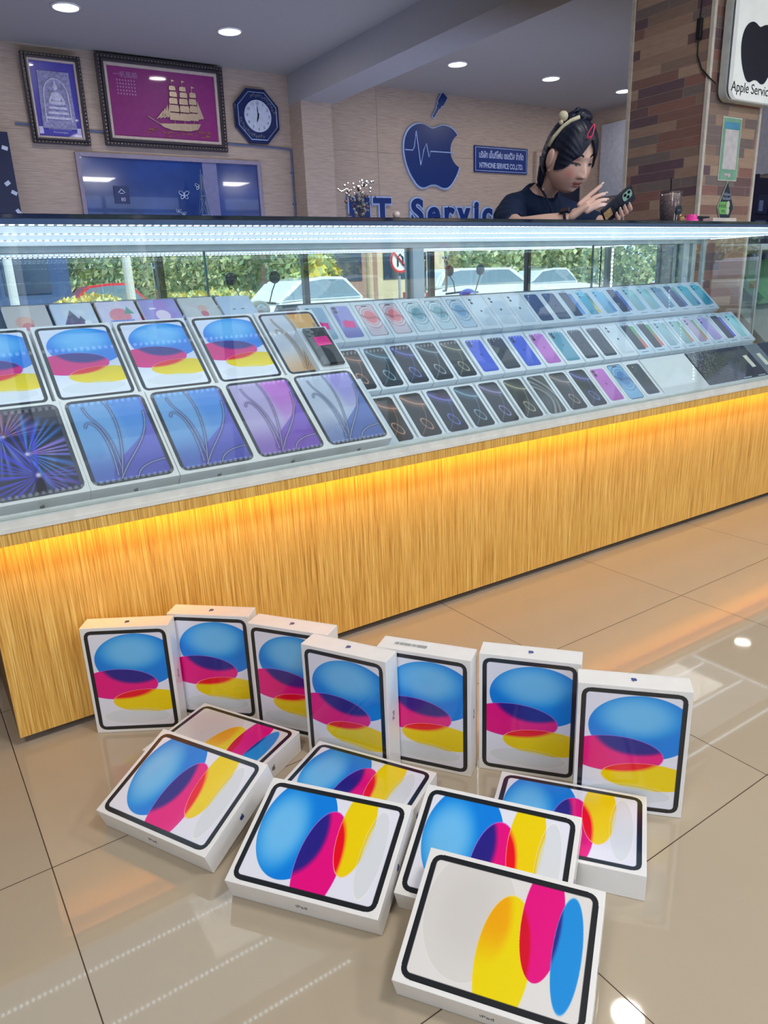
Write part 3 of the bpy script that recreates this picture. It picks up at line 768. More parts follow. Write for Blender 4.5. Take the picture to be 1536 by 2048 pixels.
def a_15(bgc, mid):
    def f(u, v):
        y = v*2.1; c = np.zeros(u.shape+(3,))+np.array(bgc, float)
        q = np.hypot((u-.55)/.42, (y-.85)/.55); c = mixc(c, mid, sstep(1, .6, q)*.9)
        d = polyd(u, y, [(.1, .7), (.5, 1.2), (.9, .6), (.95, 1.1)]); c = mixc(c, np.array(mid)*.7, np.exp(-(d/.06)**2)*.7)
        for rr in (1.0, 1.35): c = mixc(c, np.array(mid)*.75, np.exp(-((q-rr)/.05)**2)*.55)
        c = mixc(c, (20, 30, 40), sstep(.04, .025, np.hypot(np.maximum(np.abs(u-.5)-.12, 0), (y-.12))))
        return c
    return f
def a_back(col, white=False):
    col = np.array(col, float)
    def f(u, v):
        y = v*2.1; c = np.zeros(u.shape+(3,))+col*(1.06-.12*v[..., None])
        pill = np.hypot(u-.2, np.maximum(np.abs(y-.26)-.12, 0))
        if not white: c = mixc(c, col*.8, sstep(.125, .115, pill))
        for yy in (.14, .38):
            q = np.hypot(u-.2+(0 if not white else 0), y-yy); c = mixc(c, (24, 28, 36), sstep(.09, .08, q)); c = mixc(c, (80, 90, 110), sstep(.04, .02, q))
        c = mixc(c, (250, 250, 240), sstep(.03, .015, np.hypot(u-.38, y-.22)))
        return mixc(c, (np.array((60, 64, 70.)) if white else col*.72), sstep(.07, .055, np.hypot((u-.5), (y-1.0)/1.2)))
    return f
def a_diag(col, flash=True):
    col = np.array(col, float)
    def f(u, v):
        y = v*2.1; c = np.zeros(u.shape+(3,))+col*(1.15-.25*v[..., None])
        c = mixc(c, col*1.6+20, sstep(.07, .05, np.abs(u-.5-.3*(y-1.0)))*.15)
        c = mixc(c, (250, 250, 240), sstep(.035, .02, np.hypot(u-.32, y-.16)))
        return mixc(c, col*.7, sstep(.075, .06, np.hypot(u-.5, (y-1.0)/1.2)))
    return f
def whole_lid(fn): return lambda U, V: fn(U, V)
def a_duo(back, screen, s2, lens=(40, 44, 60), bgc=(206, 222, 236)):
    """two overlapping phones and a caption line"""
    def f(u, v):
        c = np.zeros(u.shape+(3,))+np.array(bgc, float); y = v*1.82
        def rr(x0, x1, y0, y1, r=.05):
            x = np.abs(u-(x0+x1)/2)-(x1-x0)/2+r; q = np.abs(y-(y0+y1)/2)-(y1-y0)/2+r
            return np.hypot(np.maximum(x, 0), np.maximum(q, 0))+np.minimum(np.maximum(x, q), 0)-r
        m = sstep(.008, -.008, rr(.42, .86, .26, 1.50)); g = sstep(.2, 1.5, y)[..., None]
        c = mixc(c, np.array(screen, float)*(1-g)+np.array(s2, float)*g, m)
        m = sstep(.008, -.008, rr(.14, .64, .16, 1.56)); c = mixc(c, np.array(back, float)*(1.1-.2*g), m)
        for yy in (.30, .47): c = mixc(c, lens, sstep(.06, .05, np.hypot(u-.25, y-yy)))
        c = mixc(c, (90, 100, 120), ((np.abs(y-.075) < .02)*(np.abs(u-.5) < .14)).astype(float)*.8)
        return mixc(c, (90, 100, 120), ((np.abs(y-1.70) < .02)*(np.abs(u-.45) < .22)).astype(float)*.8)
    return f
def lid(fn): me = grid_print('lid_print', PW_-.002, PL_-.002, 58, 104, fn); me.materials.append(VW); return me
PM = (.0776, .163); PN = (.0716, .1476)
LID = {}
def getlid(key):
    if key in LID: return LID[key]
    k = key.split(':'); t = k[0]
    pro = {'copper': ((150, 110, 90), (224, 160, 130)), 'teal': ((90, 120, 140), (150, 200, 215)), 'violet': ((96, 90, 150), (130, 140, 240)), 'grey': ((100, 112, 124), (190, 200, 205)), 'gold': ((110, 112, 104), (222, 206, 150)), 'purple': ((116, 104, 130), (176, 160, 220)), 'brown': ((130, 112, 108), (200, 170, 160))}
    if t == 'pro': f = phone_frame(a_pro(*pro[k[1]]), *PM, bez=.0012)
    elif t == 'ti': f = phone_frame(a_ti, *PM, bez=.0014)
    elif t == 'f15': 
        c = {'pink': ((226, 206, 212), (236, 110, 120)), 'teal': ((208, 222, 226), (110, 160, 170)), 'blue': ((200, 216, 228), (100, 150, 190)), 'deep': ((130, 180, 220), (60, 120, 180))}[k[1]]
        f = phone_frame(a_15(*c), *(PM if k[1] == 'deep' else PN), bez=.0022)
    elif t == 'back':
        c = {'ultra': (72, 96, 214), 'black': (50, 56, 66), 'pink': (196, 110, 200), 'teal': (96, 158, 182), 'navy': (36, 48, 70), 'lav': (150, 146, 206), 'silver': (160, 186, 206)}[k[1]]
        f = phone_frame(a_back(c), *PN, bez=0)
    elif t == 'white': f = phone_frame(a_back((214, 224, 232), True), *PN, bez=.0005, bezcol=(196, 204, 212))
    elif t == 'dark': f = phone_frame(a_diag({'blue': (40, 66, 112), 'grey': (56, 62, 80)}[k[1]]), *PN, bez=0)
    elif t == 'duo':
        P_ = {'nb': ((44, 62, 100), (60, 130, 200), (90, 160, 230)), 'cy': ((88, 182, 214), (60, 150, 190), (230, 200, 120)), 'cy2': ((100, 180, 220), (120, 200, 230), (50, 120, 190)), 'nv': ((38, 52, 100), (70, 120, 210), (60, 100, 180)),
              'pg': ((150, 196, 206), (130, 200, 190), (120, 180, 210)), 'mb': ((96, 140, 176), (110, 170, 200), (90, 150, 190)), 'db': ((60, 84, 140), (110, 190, 180), (60, 110, 180)), 'ci': ((72, 176, 204), (90, 200, 210), (40, 130, 180)),
              'kg': ((44, 54, 76), (80, 190, 120), (220, 110, 110)), 'pl': ((156, 190, 204), (150, 200, 190), (170, 190, 200)), 'gr': ((150, 190, 196), (110, 190, 150), (200, 150, 130)), 'pk': ((198, 180, 210), (130, 180, 150), (200, 160, 140)),
              'lv': ((170, 160, 220), (190, 190, 220), (170, 150, 210)), 'kb': ((46, 56, 90), (90, 110, 220), (60, 80, 200)), 'ct': ((150, 214, 226), (110, 200, 200), (190, 225, 235))}[k[1]]
        f = a_duo(*P_)
    LID[key] = lid(f); return LID[key]
ME_PB = MB().box((-PW_/2+.0006, -PL_/2, -PD_), (PW_/2-.0006, PL_/2, 0), .0008).mesh('phone_box_body'); ME_PB.materials.append(mat('phone_box_white', (226, 230, 232), .4, coat=.3, var=.01))
ORD = ['first', 'second', 'third', 'fourth', 'fifth', 'sixth', 'seventh', 'eighth', 'ninth', 'tenth', 'eleventh', 'twelfth', '13th', '14th', '15th', '16th', '17th', '18th', '19th', '20th', '21st']
DESC = {'pro:copper': 'with a dark copper arc picture', 'pro:teal': 'with a dark teal arc picture', 'pro:violet': 'with a dark violet arc picture', 'pro:grey': 'with a dark grey arc picture', 'pro:gold': 'with a dark golden arc picture',
 'pro:purple': 'with a dark purple arc picture', 'pro:brown': 'with a dark brown arc picture', 'ti': 'with a smoky grey swirl picture', 'f15:pink': 'with a pale pink swirl picture', 'f15:teal': 'with a pale teal swirl picture', 'f15:blue': 'with a pale blue swirl picture', 'f15:deep': 'with a bright blue swirl picture',
 'back:ultra': 'showing a bright blue phone back', 'back:black': 'showing a black phone back', 'back:pink': 'showing a pink phone back', 'back:teal': 'showing a teal phone back', 'back:navy': 'showing a navy phone back', 'white': 'showing a white back with dark lenses',
 'dark:blue': 'showing a dark blue phone back', 'dark:grey': 'showing a charcoal phone back'}
def phone_box(x, row, key, label):
    o = link('phone_box', ME_PB); incline(o, x, FB[row], PL_, T1); setp(o, label, 'box', 'phone boxes in the glass case')
    p = link('lid_print', getlid(key), None, o); p.location = (0, 0, .0003); return o
ROWS = [(0, 'front', [1.103, 1.207, 1.309, 1.414, 1.516, 1.6225, 1.729, 1.831, 1.930, 2.029, 2.127, 2.226], ['pro:copper', 'pro:copper', 'pro:violet', 'pro:teal', 'pro:purple', 'pro:gold', 'ti', 'pro:brown', 'pro:violet', 'back:pink', 'f15:deep', 'back:navy']),
 (1, 'middle', [1.118+.1005*i+(.006 if i > 4 else 0)+(.004 if i > 10 else 0) for i in range(21)], ['pro:copper', 'pro:teal', 'pro:violet', 'pro:grey', 'pro:gold', 'back:ultra', 'back:black', 'back:ultra', 'back:pink', 'back:teal', 'dark:grey', 'dark:grey', 'white', 'duo:kg', 'duo:kg', 'duo:pl', 'duo:gr', 'duo:pk', 'duo:lv', 'duo:kb', 'duo:ct']),
 (2, 'back', [1.317+.0985*i-.0030*max(0, i-8)*.5 for i in range(20)], ['f15:pink', 'f15:pink', 'f15:teal', 'f15:teal', 'f15:blue', 'white', 'white', 'white', 'dark:blue', 'dark:blue', 'duo:nb', 'duo:cy', 'duo:cy2', 'duo:nv', 'duo:pg', 'duo:pg', 'duo:mb', 'duo:db', 'duo:ci', 'duo:ci'])]
for row, rn, xs, ks in ROWS:
    for i, (x, k) in enumerate(zip(xs, ks)):
        d = DESC.get(k, 'picturing two overlapping phones')
        phone_box(x, row, k, f'phone box {d}, {ORD[i]} from left in the {rn} row')
# peeling sticker patches and pink notes
PINKN = mat('pink_note_paper', (255, 50, 150), .7); NOTE = mat('note_ink', (120, 20, 70), .6)
def pink_note(par, w, h, loc, rz=.1):
    n = MB().box((-w/2, -h/2, 0), (w/2, h/2, .0003)).build('pink_note', PINKN, par); n.location = loc; n.rotation_euler = (0, 0, rz)
    b = MB()
    for r in range(3):
        x = -w*.35
        while x < w*.33: l = random.uniform(.003, .008); b.box((x, h*.25-r*h*.27, .0003), (x+l, h*.25-r*h*.27+.0009, .0004)); x += l+.002
    b.build('handwriting', NOTE, n); return n
for x, key, lb in ((1.120, 'back:silver', 'silver-blue phone box with a bright pink note, left of the lavender one'), (1.2185, 'back:lav', 'lavender phone box with a bright pink note, left of the pink swirl boxes')):
    o = phone_box(x, 2, key, lb); pink_note(o, .042, .030, (.004, -.012, .0006), -.08)
# used phone lying on a white phone box, both on the gold tablet box
MX = Matrix.Translation((.968, .262, .789)) @ Matrix.Rotation(.69, 4, 'X')
o = MB().box((-.048, -.086, -.0365), (.048, .086, -.0125), .001).build('phone_box', MATS['phone_box_white']); o.matrix_world = MX
setp(o, 'plain white phone box lying on the gold tablet box under a used phone', 'box')
ph = MB().box((-.036, -.074, -.0122), (.036, .074, -.002), .0035).build('mobile_phone', mat('black_phone_glass', (10, 14, 26), .12, coat=.3)); ph.matrix_world = MX
setp(ph, 'used black phone with a pink note, lying on the plain white phone box', 'phone')
MB().box((-.0363, -.0742, -.0119), (-.012, .0742, -.0016), .003).build('grey_back_strip', mat('phone_grey_side', (120, 122, 124), .3, .5), ph)
cb = MB()
for cx, cy in ((-.028, .062), (-.028, .044), (-.017, .053)): cb.lathe([(.0065, 0), (.0065, .0022), (.005, .0026)], 16, M=Matrix.Translation((cx, cy, -.0016)))
cb.build('camera_lens', mat('lens_grey', (120, 124, 130), .2, .7), ph)
pink_note(ph, .046, .036, (.002, .016, -.0012), .05)
# white glossy lid and black boxes at the right of the front row
def case_box(x0, x1, m, label, name='flat_box', wrap=None, L=PL_, D=.024, stripe=None, card=None):
    w = x1-x0-.002
    o = MB().box((-w/2, -L/2, -D), (w/2, L/2, 0), .001).build(name, m); incline(o, (x0+x1)/2, FB[0], L, T1); setp(o, label, 'box', 'larger flat boxes at the right of the front row')
    if stripe: MB().box((-w*.2, -L/2+.012, 0), (w*.35, -L/2+.016, .0003)).build('printed_line', mat('pale_ink', (190, 210, 230), .4), o)
    if card: MB().box((-.014, -.03, .0002), (.014, .035, .0008)).build('paper_tag', mat('tag_paper', (226, 226, 210), .6), o).rotation_euler = (0, 0, .05)
    if wrap:
        g = 26; b = MB(); vs = [[b.bm.verts.new(((i/g-.5)*w*1.0, (j/(g*2)-.5)*L, .001+.0026*abs(math.sin(i*1.7+j*.9)*math.cos(j*.53+i*.31))+.0016*random.random())) for i in range(g+1)] for j in range(g*2+1)]
        for j in range(g*2):
            for i in range(g): b.bm.faces.new((vs[j][i], vs[j][i+1], vs[j+1][i+1], vs[j+1][i]))
        b.build('shrink_wrap', glass_mat('crinkled_film', (.92, .95, .98), .16, 1.6), o, recalc=False, smooth=True)
    return o
case_box(2.281, 2.555, mat('glossy_white_lid', (226, 230, 232), .03, coat=1, coat_rough=.0, var=.01), 'wide plain glossy white box lid reflecting the window, in the front row')
BLK = mat('black_card_box', (44, 56, 84), .18, coat=.8, coat_rough=.05)
case_box(2.560, 2.664, BLK, 'narrow black box in crinkled film, directly right of the wide white lid', wrap=1)
case_box(2.664, 2.762, BLK, 'narrow black box in crinkled film, second of the two wrapped ones', wrap=1)
case_box(2.764, 2.862, BLK, 'plain dark slate box right of the film-wrapped boxes', stripe=1)
case_box(2.864, 2.962, BLK, 'dark slate box with a small pale paper tag', stripe=1, card=1)
case_box(2.964, 3.062, mat('grey_card_box', (120, 132, 146), .3, coat=.5), 'grey box with pale tag at the far right of the front row', stripe=1, card=1)
case_box(3.064, 3.162, BLK, 'last dark box at the far right end of the front row', stripe=1)
# ================================================================== BACK WALL OBJECTS
GILT = mat('antique_frame', (60, 54, 62), .4, .3, bump=.4, vscale=120); BEAD = mat('frame_beads', (176, 160, 140), .35, .6)
CREAM = mat('frame_liner', (196, 180, 170), .5)
def picture(name, x0, x1, z0, z1, fw_, label, colour, tilt=.045):
    """framed picture hung on the back wall leaning slightly forward"""
    w, h = x1-x0, z1-z0
    t = empty(name, ((x0+x1)/2, YW-.012, z0)); t.rotation_euler = (tilt, 0, 0)
    setp(t, label, 'picture')
    f = MB()
    for k, (a, d) in enumerate(((0, .030), (fw_*.45, .042))):
        b = a+fw_*(.45 if k == 0 else .25)
        f.box((-w/2+a, -d, a), (-w/2+b, 0, h-a), .003); f.box((w/2-b, -d, a), (w/2-a, 0, h-a), .003)
        f.box((-w/2+b, -d, a), (w/2-b, 0, b), .003); f.box((-w/2+b, -d, h-b), (w/2-b, 0, h-a), .003)
    f.build('frame', GILT, t)
    bd = MB(); m = fw_*.25; s = .024
    nx, nz = int((w-2*m)/s), int((h-2*m)/s)
    for i in range(nx+1):
        for z in (m, h-m): bd.ico((-w/2+m+(w-2*m)*i/nx, -.034, z), .0055, 1)
    for i in range(1, nz):
        for x in (-w/2+m, w/2-m): bd.ico((x, -.034, m+(h-2*m)*i/nz), .0055, 1)
    k = bd.build('bead_moulding', BEAD, t); k['kind'] = 'stuff'
    l = MB(); a, b = fw_*.7, fw_
    l.box((-w/2+a, -.028, a), (-w/2+b, -.002, h-a), .002); l.box((w/2-b, -.028, a), (w/2-a, -.002, h-a), .002)
    l.box((-w/2+b, -.028, a), (w/2-b, -.002, b), .002); l.box((-w/2+b, -.028, h-b), (w/2-b, -.002, h-a), .002)
    l.build('liner', CREAM, t)
    MB().box((-w/2+b, -.012, b), (w/2-b, -.004, h-b)).build('canvas', colour, t)
    return t
REL = mat('stone_relief', (140, 140, 178), .7, bump=1, vscale=55, var=.15); REL2 = mat('stone_relief_high', (196, 196, 222), .7, bump=.8, vscale=80, var=.1); 
t = picture('amulet_picture', 1.045, 1.438, 1.972, 2.54, .05, 'tall framed picture of a pale carved amulet on violet, left end of the back wall', mat('violet_backing', (66, 60, 168), .35, coat=.4))
h = .568
s = MB(); arch = [(-.115, .10), (.115, .10), (.105, .46), (-.105, .46)]
s.prism(arch, -.0, .010, M=Matrix(((1,0,0,0),(0,0,-1,-.012),(0,1,0,0),(0,0,0,1))))
s.build('carved_slab', REL, t)
r = MB(); Y = -.024
ring = [(.082*math.cos(a), Y, .30+.115*math.sin(a)) for a in [i*PI/14 for i in range(15)]]
r.tube([(.086, Y, .14)]+ring+[(-.086, Y, .14)], .005, 8)
r.sphere((0, Y, .362), .018, 12, 8, (1, .5, 1.2)); r.lathe([(.008, 0), (.002, .03)], 8, M=Matrix.Translation((0, Y, .382)))
r.sphere((0, Y, .300), .034, 14, 8, (1, .35, 1.1)); r.tube([(-.05, Y, .268), (-.035, Y, .30), (-.022, Y, .325)], .009); r.tube([(.05, Y, .268), (.035, Y, .30), (.022, Y, .325)], .009)
r.sphere((0, Y, .262), .06, 16, 8, (1, .3, .28))
for i, w in enumerate((.062, .070, .084)): r.box((-w, Y-.006, .222-i*.032), (w, Y+.008, .240-i*.032), .004)
r.build('carved_figure', REL2, t, smooth=False)
LTXT = mat('pale_print', (200, 200, 232), .6)
for bx in (-.128, .128): MB().box((bx-.014, -.0135, .065), (bx+.014, -.012, .110)).build('printed_panel', LTXT, t)
text('พระสมเด็จวัดระฆัง', .022, LTXT, t, vert_frame((0, -.0135, .100)), extrude=.0004)
text('สิริมงคลแก่ผู้บูชา', .015, LTXT, t, vert_frame((0, -.0135, .078)), extrude=.0004)

t = picture('ship_picture', 1.545, 2.506, 1.982, 2.584, .072, 'large wide framed picture of a golden sailing ship on deep magenta', mat('magenta_velvet', (134, 26, 112), .5, coat=.5, coat_rough=.05))
GOLD = mat('gilded_relief', (190, 168, 146), .4, .45, bump=.5, vscale=60)
s = MB(); O = Matrix(((1,0,0,.10),(0,0,-1,-.0125),(0,1,0,.13),(0,0,0,1)))
s.prism([(-.16, .045), (.17, .06), (.145, .02), (.08, .004), (-.06, .004), (-.13, .022)], 0, .012, M=O)      # hull
def sail(cx, z0, w0, w1, hh):
    pts = [(cx-w0/2, z0), (cx+w0/2, z0), (cx+w1/2+.005, z0+hh*.5), (cx+w1/2, z0+hh), (cx-w1/2, z0+hh), (cx-w1/2-.006, z0+hh*.5)]
    s.prism(pts, .004, .014, M=O)
for cx, base, lv, w in ((-.035, .075, 5, .078), (.045, .075, 5, .082), (.118, .08, 4, .070)):
    z = base
    for i in range(lv): hh = .058-i*.005; sail(cx+(.004 if i % 2 else 0), z, w*(1-.10*i), w*(1-.10*(i+1)), hh-.008); z += hh
    s.tube([O @ Vector((cx, .05, .006)), O @ Vector((cx, z+.035, .006))], .0022, 6); s.prism([(cx, z+.02), (cx+.025, z+.028), (cx, z+.036)], .004, .008, M=O)
for i in range(4): s.prism([(-.095-i*.028, .085-i*.004), (-.065-i*.018, .10), (-.062-i*.02, .20-i*.022)], .004, .010, M=O)
s.tube([O @ Vector((-.16, .045, .006)), O @ Vector((-.24, .088, .006))], .003, 6)
s.prism([(.150, .09), (.20, .10), (.155, .22)], .004, .010, M=O)
s.build('ship_relief', GOLD, t)
s = MB()
for i in range(46):
    x = random.uniform(-.25, .24); z = random.uniform(-.052, .012)*(1-abs(x)*1.2)
    s.tube([O @ Vector((x+.012*math.cos(a), z+.0065*math.sin(a), .004)) for a in [k*PI/5 for k in range(7)]], .0022, 5)
s.build('wave_relief', mat('bronze_waves', (186, 128, 96), .45, .4), t)
CHI = mat('gilt_characters', (176, 128, 170), .6)
text('一帆風順', .044, CHI, t, vert_frame((-.275, -.0135, .478)), extrude=.0005)
tx = MB()
for r in range(5):
    for c in range(7): tx.box((-.345+c*.021, -.0132, .438-r*.022), (-.336+c*.021, -.0122, .449-r*.022))
tx.build('small_characters', CHI, t)

# octagonal clock
t = empty('wall_clock', (2.787, YW-.014, 2.262)); setp(t, 'dark blue octagonal wall clock with white dial and silver figures', 'clock')
R8 = .196
oc = lambda r: [(r*math.cos(PI/8+i*PI/4), r*math.sin(PI/8+i*PI/4)*1.03) for i in range(8)]
F = Matrix(((1,0,0,0),(0,0,-1,0),(0,1,0,0),(0,0,0,1)))
NAVY = mat('navy_lacquer', (22, 40, 92), .2, coat=.6)
b = MB(); b.prism(oc(R8*1.08), 0, .022, M=F); b.prism(oc(R8*1.02), .022, .034, M=F); b.build('case', NAVY, t)
b = MB(); p = oc(R8*.93); b.tube([F @ Vector((x, y, .036)) for x, y in p], .0035, 6, closed=True); b.build('silver_line', mat('silver_line', (170, 190, 220), .3, .6), t)
b = MB(); b.lathe([(.118, 0), (.118, .008), (.114, .009)], 48, M=F @ Matrix.Translation((0, 0, .034))); b.build('dial', mat('dial_white', (196, 206, 226), .4), t)
DK = mat('dial_ink', (40, 44, 60), .5)
for i in range(12):
    a = PI/2-(i+1)*PI/6; text(str(i+1), .030, DK, t, F @ Matrix.Translation((.096*math.cos(a), .096*math.sin(a), .0435)), extrude=.0004, name='numeral')
def hand(ang, L, w, nm):
    b = MB(); b.prism([(-w/2, -.02), (w/2, -.02), (w*.5, L*.6), (0, L), (-w*.5, L*.6)], .045, .047, M=F @ Matrix.Rotation(-ang, 4, 'Z')); b.build(nm, DK, t)
hand(-.05, .085, .007, 'minute_hand'); hand(math.radians(196), .052, .011, 'hour_hand')
b = MB()
SILV = mat('silver_ornament', (196, 206, 222), .25, .8)
def scroll(a0, a1, r):
    for k in range(13):
        a = a0+(a1-a0)*k/12; rr = r+.006*math.sin(k*2.2); b.tube([F @ Vector((rr*math.cos(a)+.008*math.cos(q), (rr*math.sin(a)+.010*math.sin(q)), .037)) for q in (0, 1.3, 2.6, 3.9, 5.0)], .0022, 5)
scroll(math.radians(108), math.radians(12), .150); scroll(math.radians(190), math.radians(285), .152)
b.build('silver_scrolls', SILV, t)

# cable conduit on the wall
b = MB(); b.tube([(.95, YW-.014, 2.093), (2.0, YW-.014, 2.06), (3.02, YW-.014, 2.040), (3.09, YW-.014, 2.036)], .007, 8); b.tube([(3.085, YW-.014, 2.04), (3.085, YW-.014, 1.2)], .007, 8)
for z in (1.85, 1.6, 1.42): b.box((3.072, YW-.018, z), (3.098, YW-.001, z+.012))
setp(b.build('cable_conduit', mat('conduit_blue_grey', (92, 110, 150), .5)), 'thin blue-grey cable conduit running along the wall under the pictures to the corner', 'cable')

# dark serving window
t = empty('window_1', (0, 0, 0)); t['kind'] = 'structure'
b = MB(); x0, x1, z1 = 1.345, 2.755, 1.900
b.box((x0-.03, YW-.03, 1.0), (x0, YW-.001, z1+.03), .002); b.box((x1, YW-.03, 1.0), (x1+.03, YW-.001, z1+.03), .002); b.box((x0, YW-.03, z1), (x1, YW-.001, z1+.03), .002); b.box((x0, YW-.03, .97), (x1, YW-.001, 1.0), .002)
b.build('window_frame', mat('window_frame_lilac', (150, 140, 160), .5), t)
MB().box((x0, YW-.012, 1.0), (x1, YW-.004, z1)).build('window_pane', mat('haze_blue_glass', (44, 74, 142), .12, coat=.6, coat_rough=.02, var=.1, vscale=4), t)  # blue haze over the dark glass is painted into the pane colour
MB().box((2.28, YW-.016, 1.0), (2.40, YW-.0125, z1)).build('curtain_strip', mat('curtain_lilac', (126, 128, 168), .7), t)
# miniature tower, plates and butterflies standing in front of it on a hidden shelf
SH = MB().box((1.25, 4.22, 1.262), (2.9, 4.49, 1.285), .002).build('wall_shelf', mat('shelf_dark', (50, 56, 86), .4)); setp(SH, 'dark shelf below the window carrying a miniature tower', 'shelf')
t = empty('tower_figurine', (2.195, 4.34, 1.2855)); setp(t, 'small silvery lattice tower model in front of the dark window', 'figurine')
STL = mat('pewter', (120, 140, 180), .35, .7)
b = MB()
lv = [(0, .085), (.10, .055), (.20, .034), (.34, .018), (.50, .006)]
for (za, wa), (zb, wb_) in zip(lv, lv[1:]):
    for sx in (-1, 1):
        for sy in (-1, 1): b.tube([(sx*wa, sy*wa, za), (sx*wb_, sy*wb_, zb)], .0045, 5)
    for sy in (-1, 1):
        b.tube([(-wa, sy*wa, za), (wb_, sy*wb_, zb)], .0022, 4); b.tube([(wa, sy*wa, za), (-wb_, sy*wb_, zb)], .0022, 4)
for z, w in ((.10, .062), (.20, .040), (.34, .022)): b.box((-w, -w, z), (w, w, z+.008))
b.tube([(0, 0, .50), (0, 0, .54)], .003, 5)
b.tube([(-.085+.17*i/8, -.085, .05*math.sin(PI*i/8)) for i in range(9)], .004, 5)
b.build('lattice', STL, t)
def butterfly(x, z, s, lb):
    b = MB(); M = Matrix.Translation((x, YW-.018, z)) @ F
    for sx in (-1, 1):
        for (cx, cy, rx, ry, an) in ((.55, .35, .55, .32, .6), (.42, -.38, .36, .26, -.7)):
            pts = [(sx*(cx+rx*math.cos(a)*math.cos(an)-ry*math.sin(a)*math.sin(an))*s, (cy+rx*math.cos(a)*math.sin(an)+ry*math.sin(a)*math.cos(an))*s) for a in [k*PI/6 for k in range(12)]]
            b.tube([M @ Vector((px, py, 0)) for px, py in pts], s*.09, 5, closed=True)
    b.tube([M @ Vector((0, -.5*s, 0)), M @ Vector((0, .5*s, 0))], s*.1, 6)
    setp(b.build('butterfly_ornament', mat('ornament_ice', (190, 210, 235), .3, .5)), lb, 'ornament', 'pale wing ornaments on the dark window')
butterfly(2.105, 1.655, .040, 'larger pale winged ornament on the dark window, left of the tower'); butterfly(2.235, 1.720, .030, 'pale winged ornament on the lilac strip right of the tower')
butterfly(2.045, 1.535, .020, 'small pale winged ornament low on the window left of the tower'); butterfly(2.085, 1.515, .020, 'small pale winged ornament lowest beside the tower base'); butterfly(2.315, 1.500, .014, 'tiny pale ornament low right of the tower')
t = MB().box((1.560, YW-.022, 1.585), (1.670, YW-.0125, 1.705)).build('wall_plate', mat('plate_blue', (44, 60, 106), .3)); setp(t, 'small square dark plate numbered 80 on the window glass', 'plate')
text('80', .036, LTXT, t, vert_frame((1.622, YW-.0225, 1.612)), extrude=.0004)
b = MB(); b.tube([(1.59, YW-.024, 1.66), (1.615, YW-.024, 1.685), (1.64, YW-.024, 1.66)], .004, 6); b.tube([(1.60, YW-.024, 1.655), (1.63, YW-.024, 1.655)], .003, 6); b.build('logo_mark', LTXT, t)
t = MB().box((1.540, 4.27, 1.2855), (1.700, 4.285, 1.470)).build('desk_sign', mat('sign_dark', (32, 44, 82), .35)); setp(t, 'small dark tabletop sign with pale Thai lettering in front of the window', 'sign')
text('สั่งน้ำเปล่า', .040, LTXT, t, vert_frame((1.62, 4.2695, 1.435)), extrude=.0004)

# dark cabinet with papers at far left
t = MB().box((.10, YW-.30, 0), (.845, YW-.003, 1.985), .004).build('dark_cabinet', mat('cabinet_navy', (28, 38, 74), .3)); setp(t, 'dark blue cabinet with small white paper scraps at the left edge of the photo', 'cabinet')
for x, z, a in ((.812, 1.885, .3), (.790, 1.668, -.6), (.822, 1.610, .5), (.828, 1.49, 1.0), (.74, 1.8, .1)):
    k = MB().box((-.018, -.001, -.012), (.018, 0, .012)).build('paper_scrap', mat('paper_white', (200, 208, 226), .7), t); k.location = (x, YW-.3005, z); k.rotation_euler = (0, a, 0)

# fruit emblem with screwdriver stem and pulse line
t = empty('fruit_emblem', (4.586, YW-.004, 2.140)); setp(t, 'big dark blue bitten fruit emblem with pulse line and screwdriver stem on the back wall', 'sign')
EB = mat('emblem_blue', (8, 46, 112), .35, var=.02); EW = mat('emblem_edge_white', (166, 190, 232), .5)
def emblem(scale, h0, h1, m, nm, k):
    pts = [(x*scale, y*scale) for x, y in fruit_pts('body', 10)]
    cy = -.08*scale
    b = MB(); b.prism([(x*k*1.08, (y-cy)*k*.98+cy) for x, y in pts], h0, h1, M=F); return b.build(nm, m, t)
emblem(.735, 0, .018, EW, 'white_edge', 1.05); emblem(.735, .018, .026, EB, 'blue_face', 1.0)
b = MB(); z0 = -.045
pl = [(-.322, z0), (-.235, z0), (-.215, z0+.03), (-.19, z0+.165), (-.145, z0-.125), (-.105, z0+.01), (-.075, z0+.065), (-.045, z0-.05), (-.025, z0), (.262, z0)]
b.tube([F @ Vector((x, y, .028)) for x, y in pl], .0055, 6); b.build('pulse_line', EW, t)
SD = Matrix.Translation((0, 0, 0)) @ F @ Matrix.Translation((.080, .335, 0)) @ Matrix.Rotation(-.62, 4, 'Z')
def sdriver(e, h0, h1):
    return [(-.008-e, -.10-e), (.008+e, -.10-e), (.010+e, -.01), (.022+e, .01), (.018+e, .03), (.034+e, .05), (.034+e, .135+e), (-.034-e, .135+e), (-.034-e, .05), (-.018-e, .03), (-.022-e, .01), (-.010-e, -.01)]
b = MB(); b.prism(sdriver(.008, 0, 0), 0, .018, M=SD); b.build('screwdriver_edge', EW, t); b = MB(); b.prism(sdriver(0, 0, 0), .018, .026, M=SD); b.build('screwdriver_stem', EB, t)
# shop name letters
t = empty('shop_name_sign', (3.62, YW-.004, 1.545)); setp(t, 'large blue raised shop name letters with white edges, low on the back wall', 'sign')
def letters(s, x, size):
    for ch in s:
        if ch == ' ': x += size*.33; continue
        a = text_mesh(ch, size, .009, .009*size/.3, 'LEFT'); w = max(v.co.x for v in a.vertices)
        c = text_mesh(ch, size, .011, .024*size/.3, 'LEFT')
        for me, m, dz, nm in ((c, EW, .010, 'letter_edge'), (a, EB, .022, 'letter')):
            o = link(nm, me, m, t); o.matrix_local = F @ Matrix.Translation((x, 0, dz))
        x += w+size*.155
letters('NT', 0.0, .31); letters('Service', .70, .315)
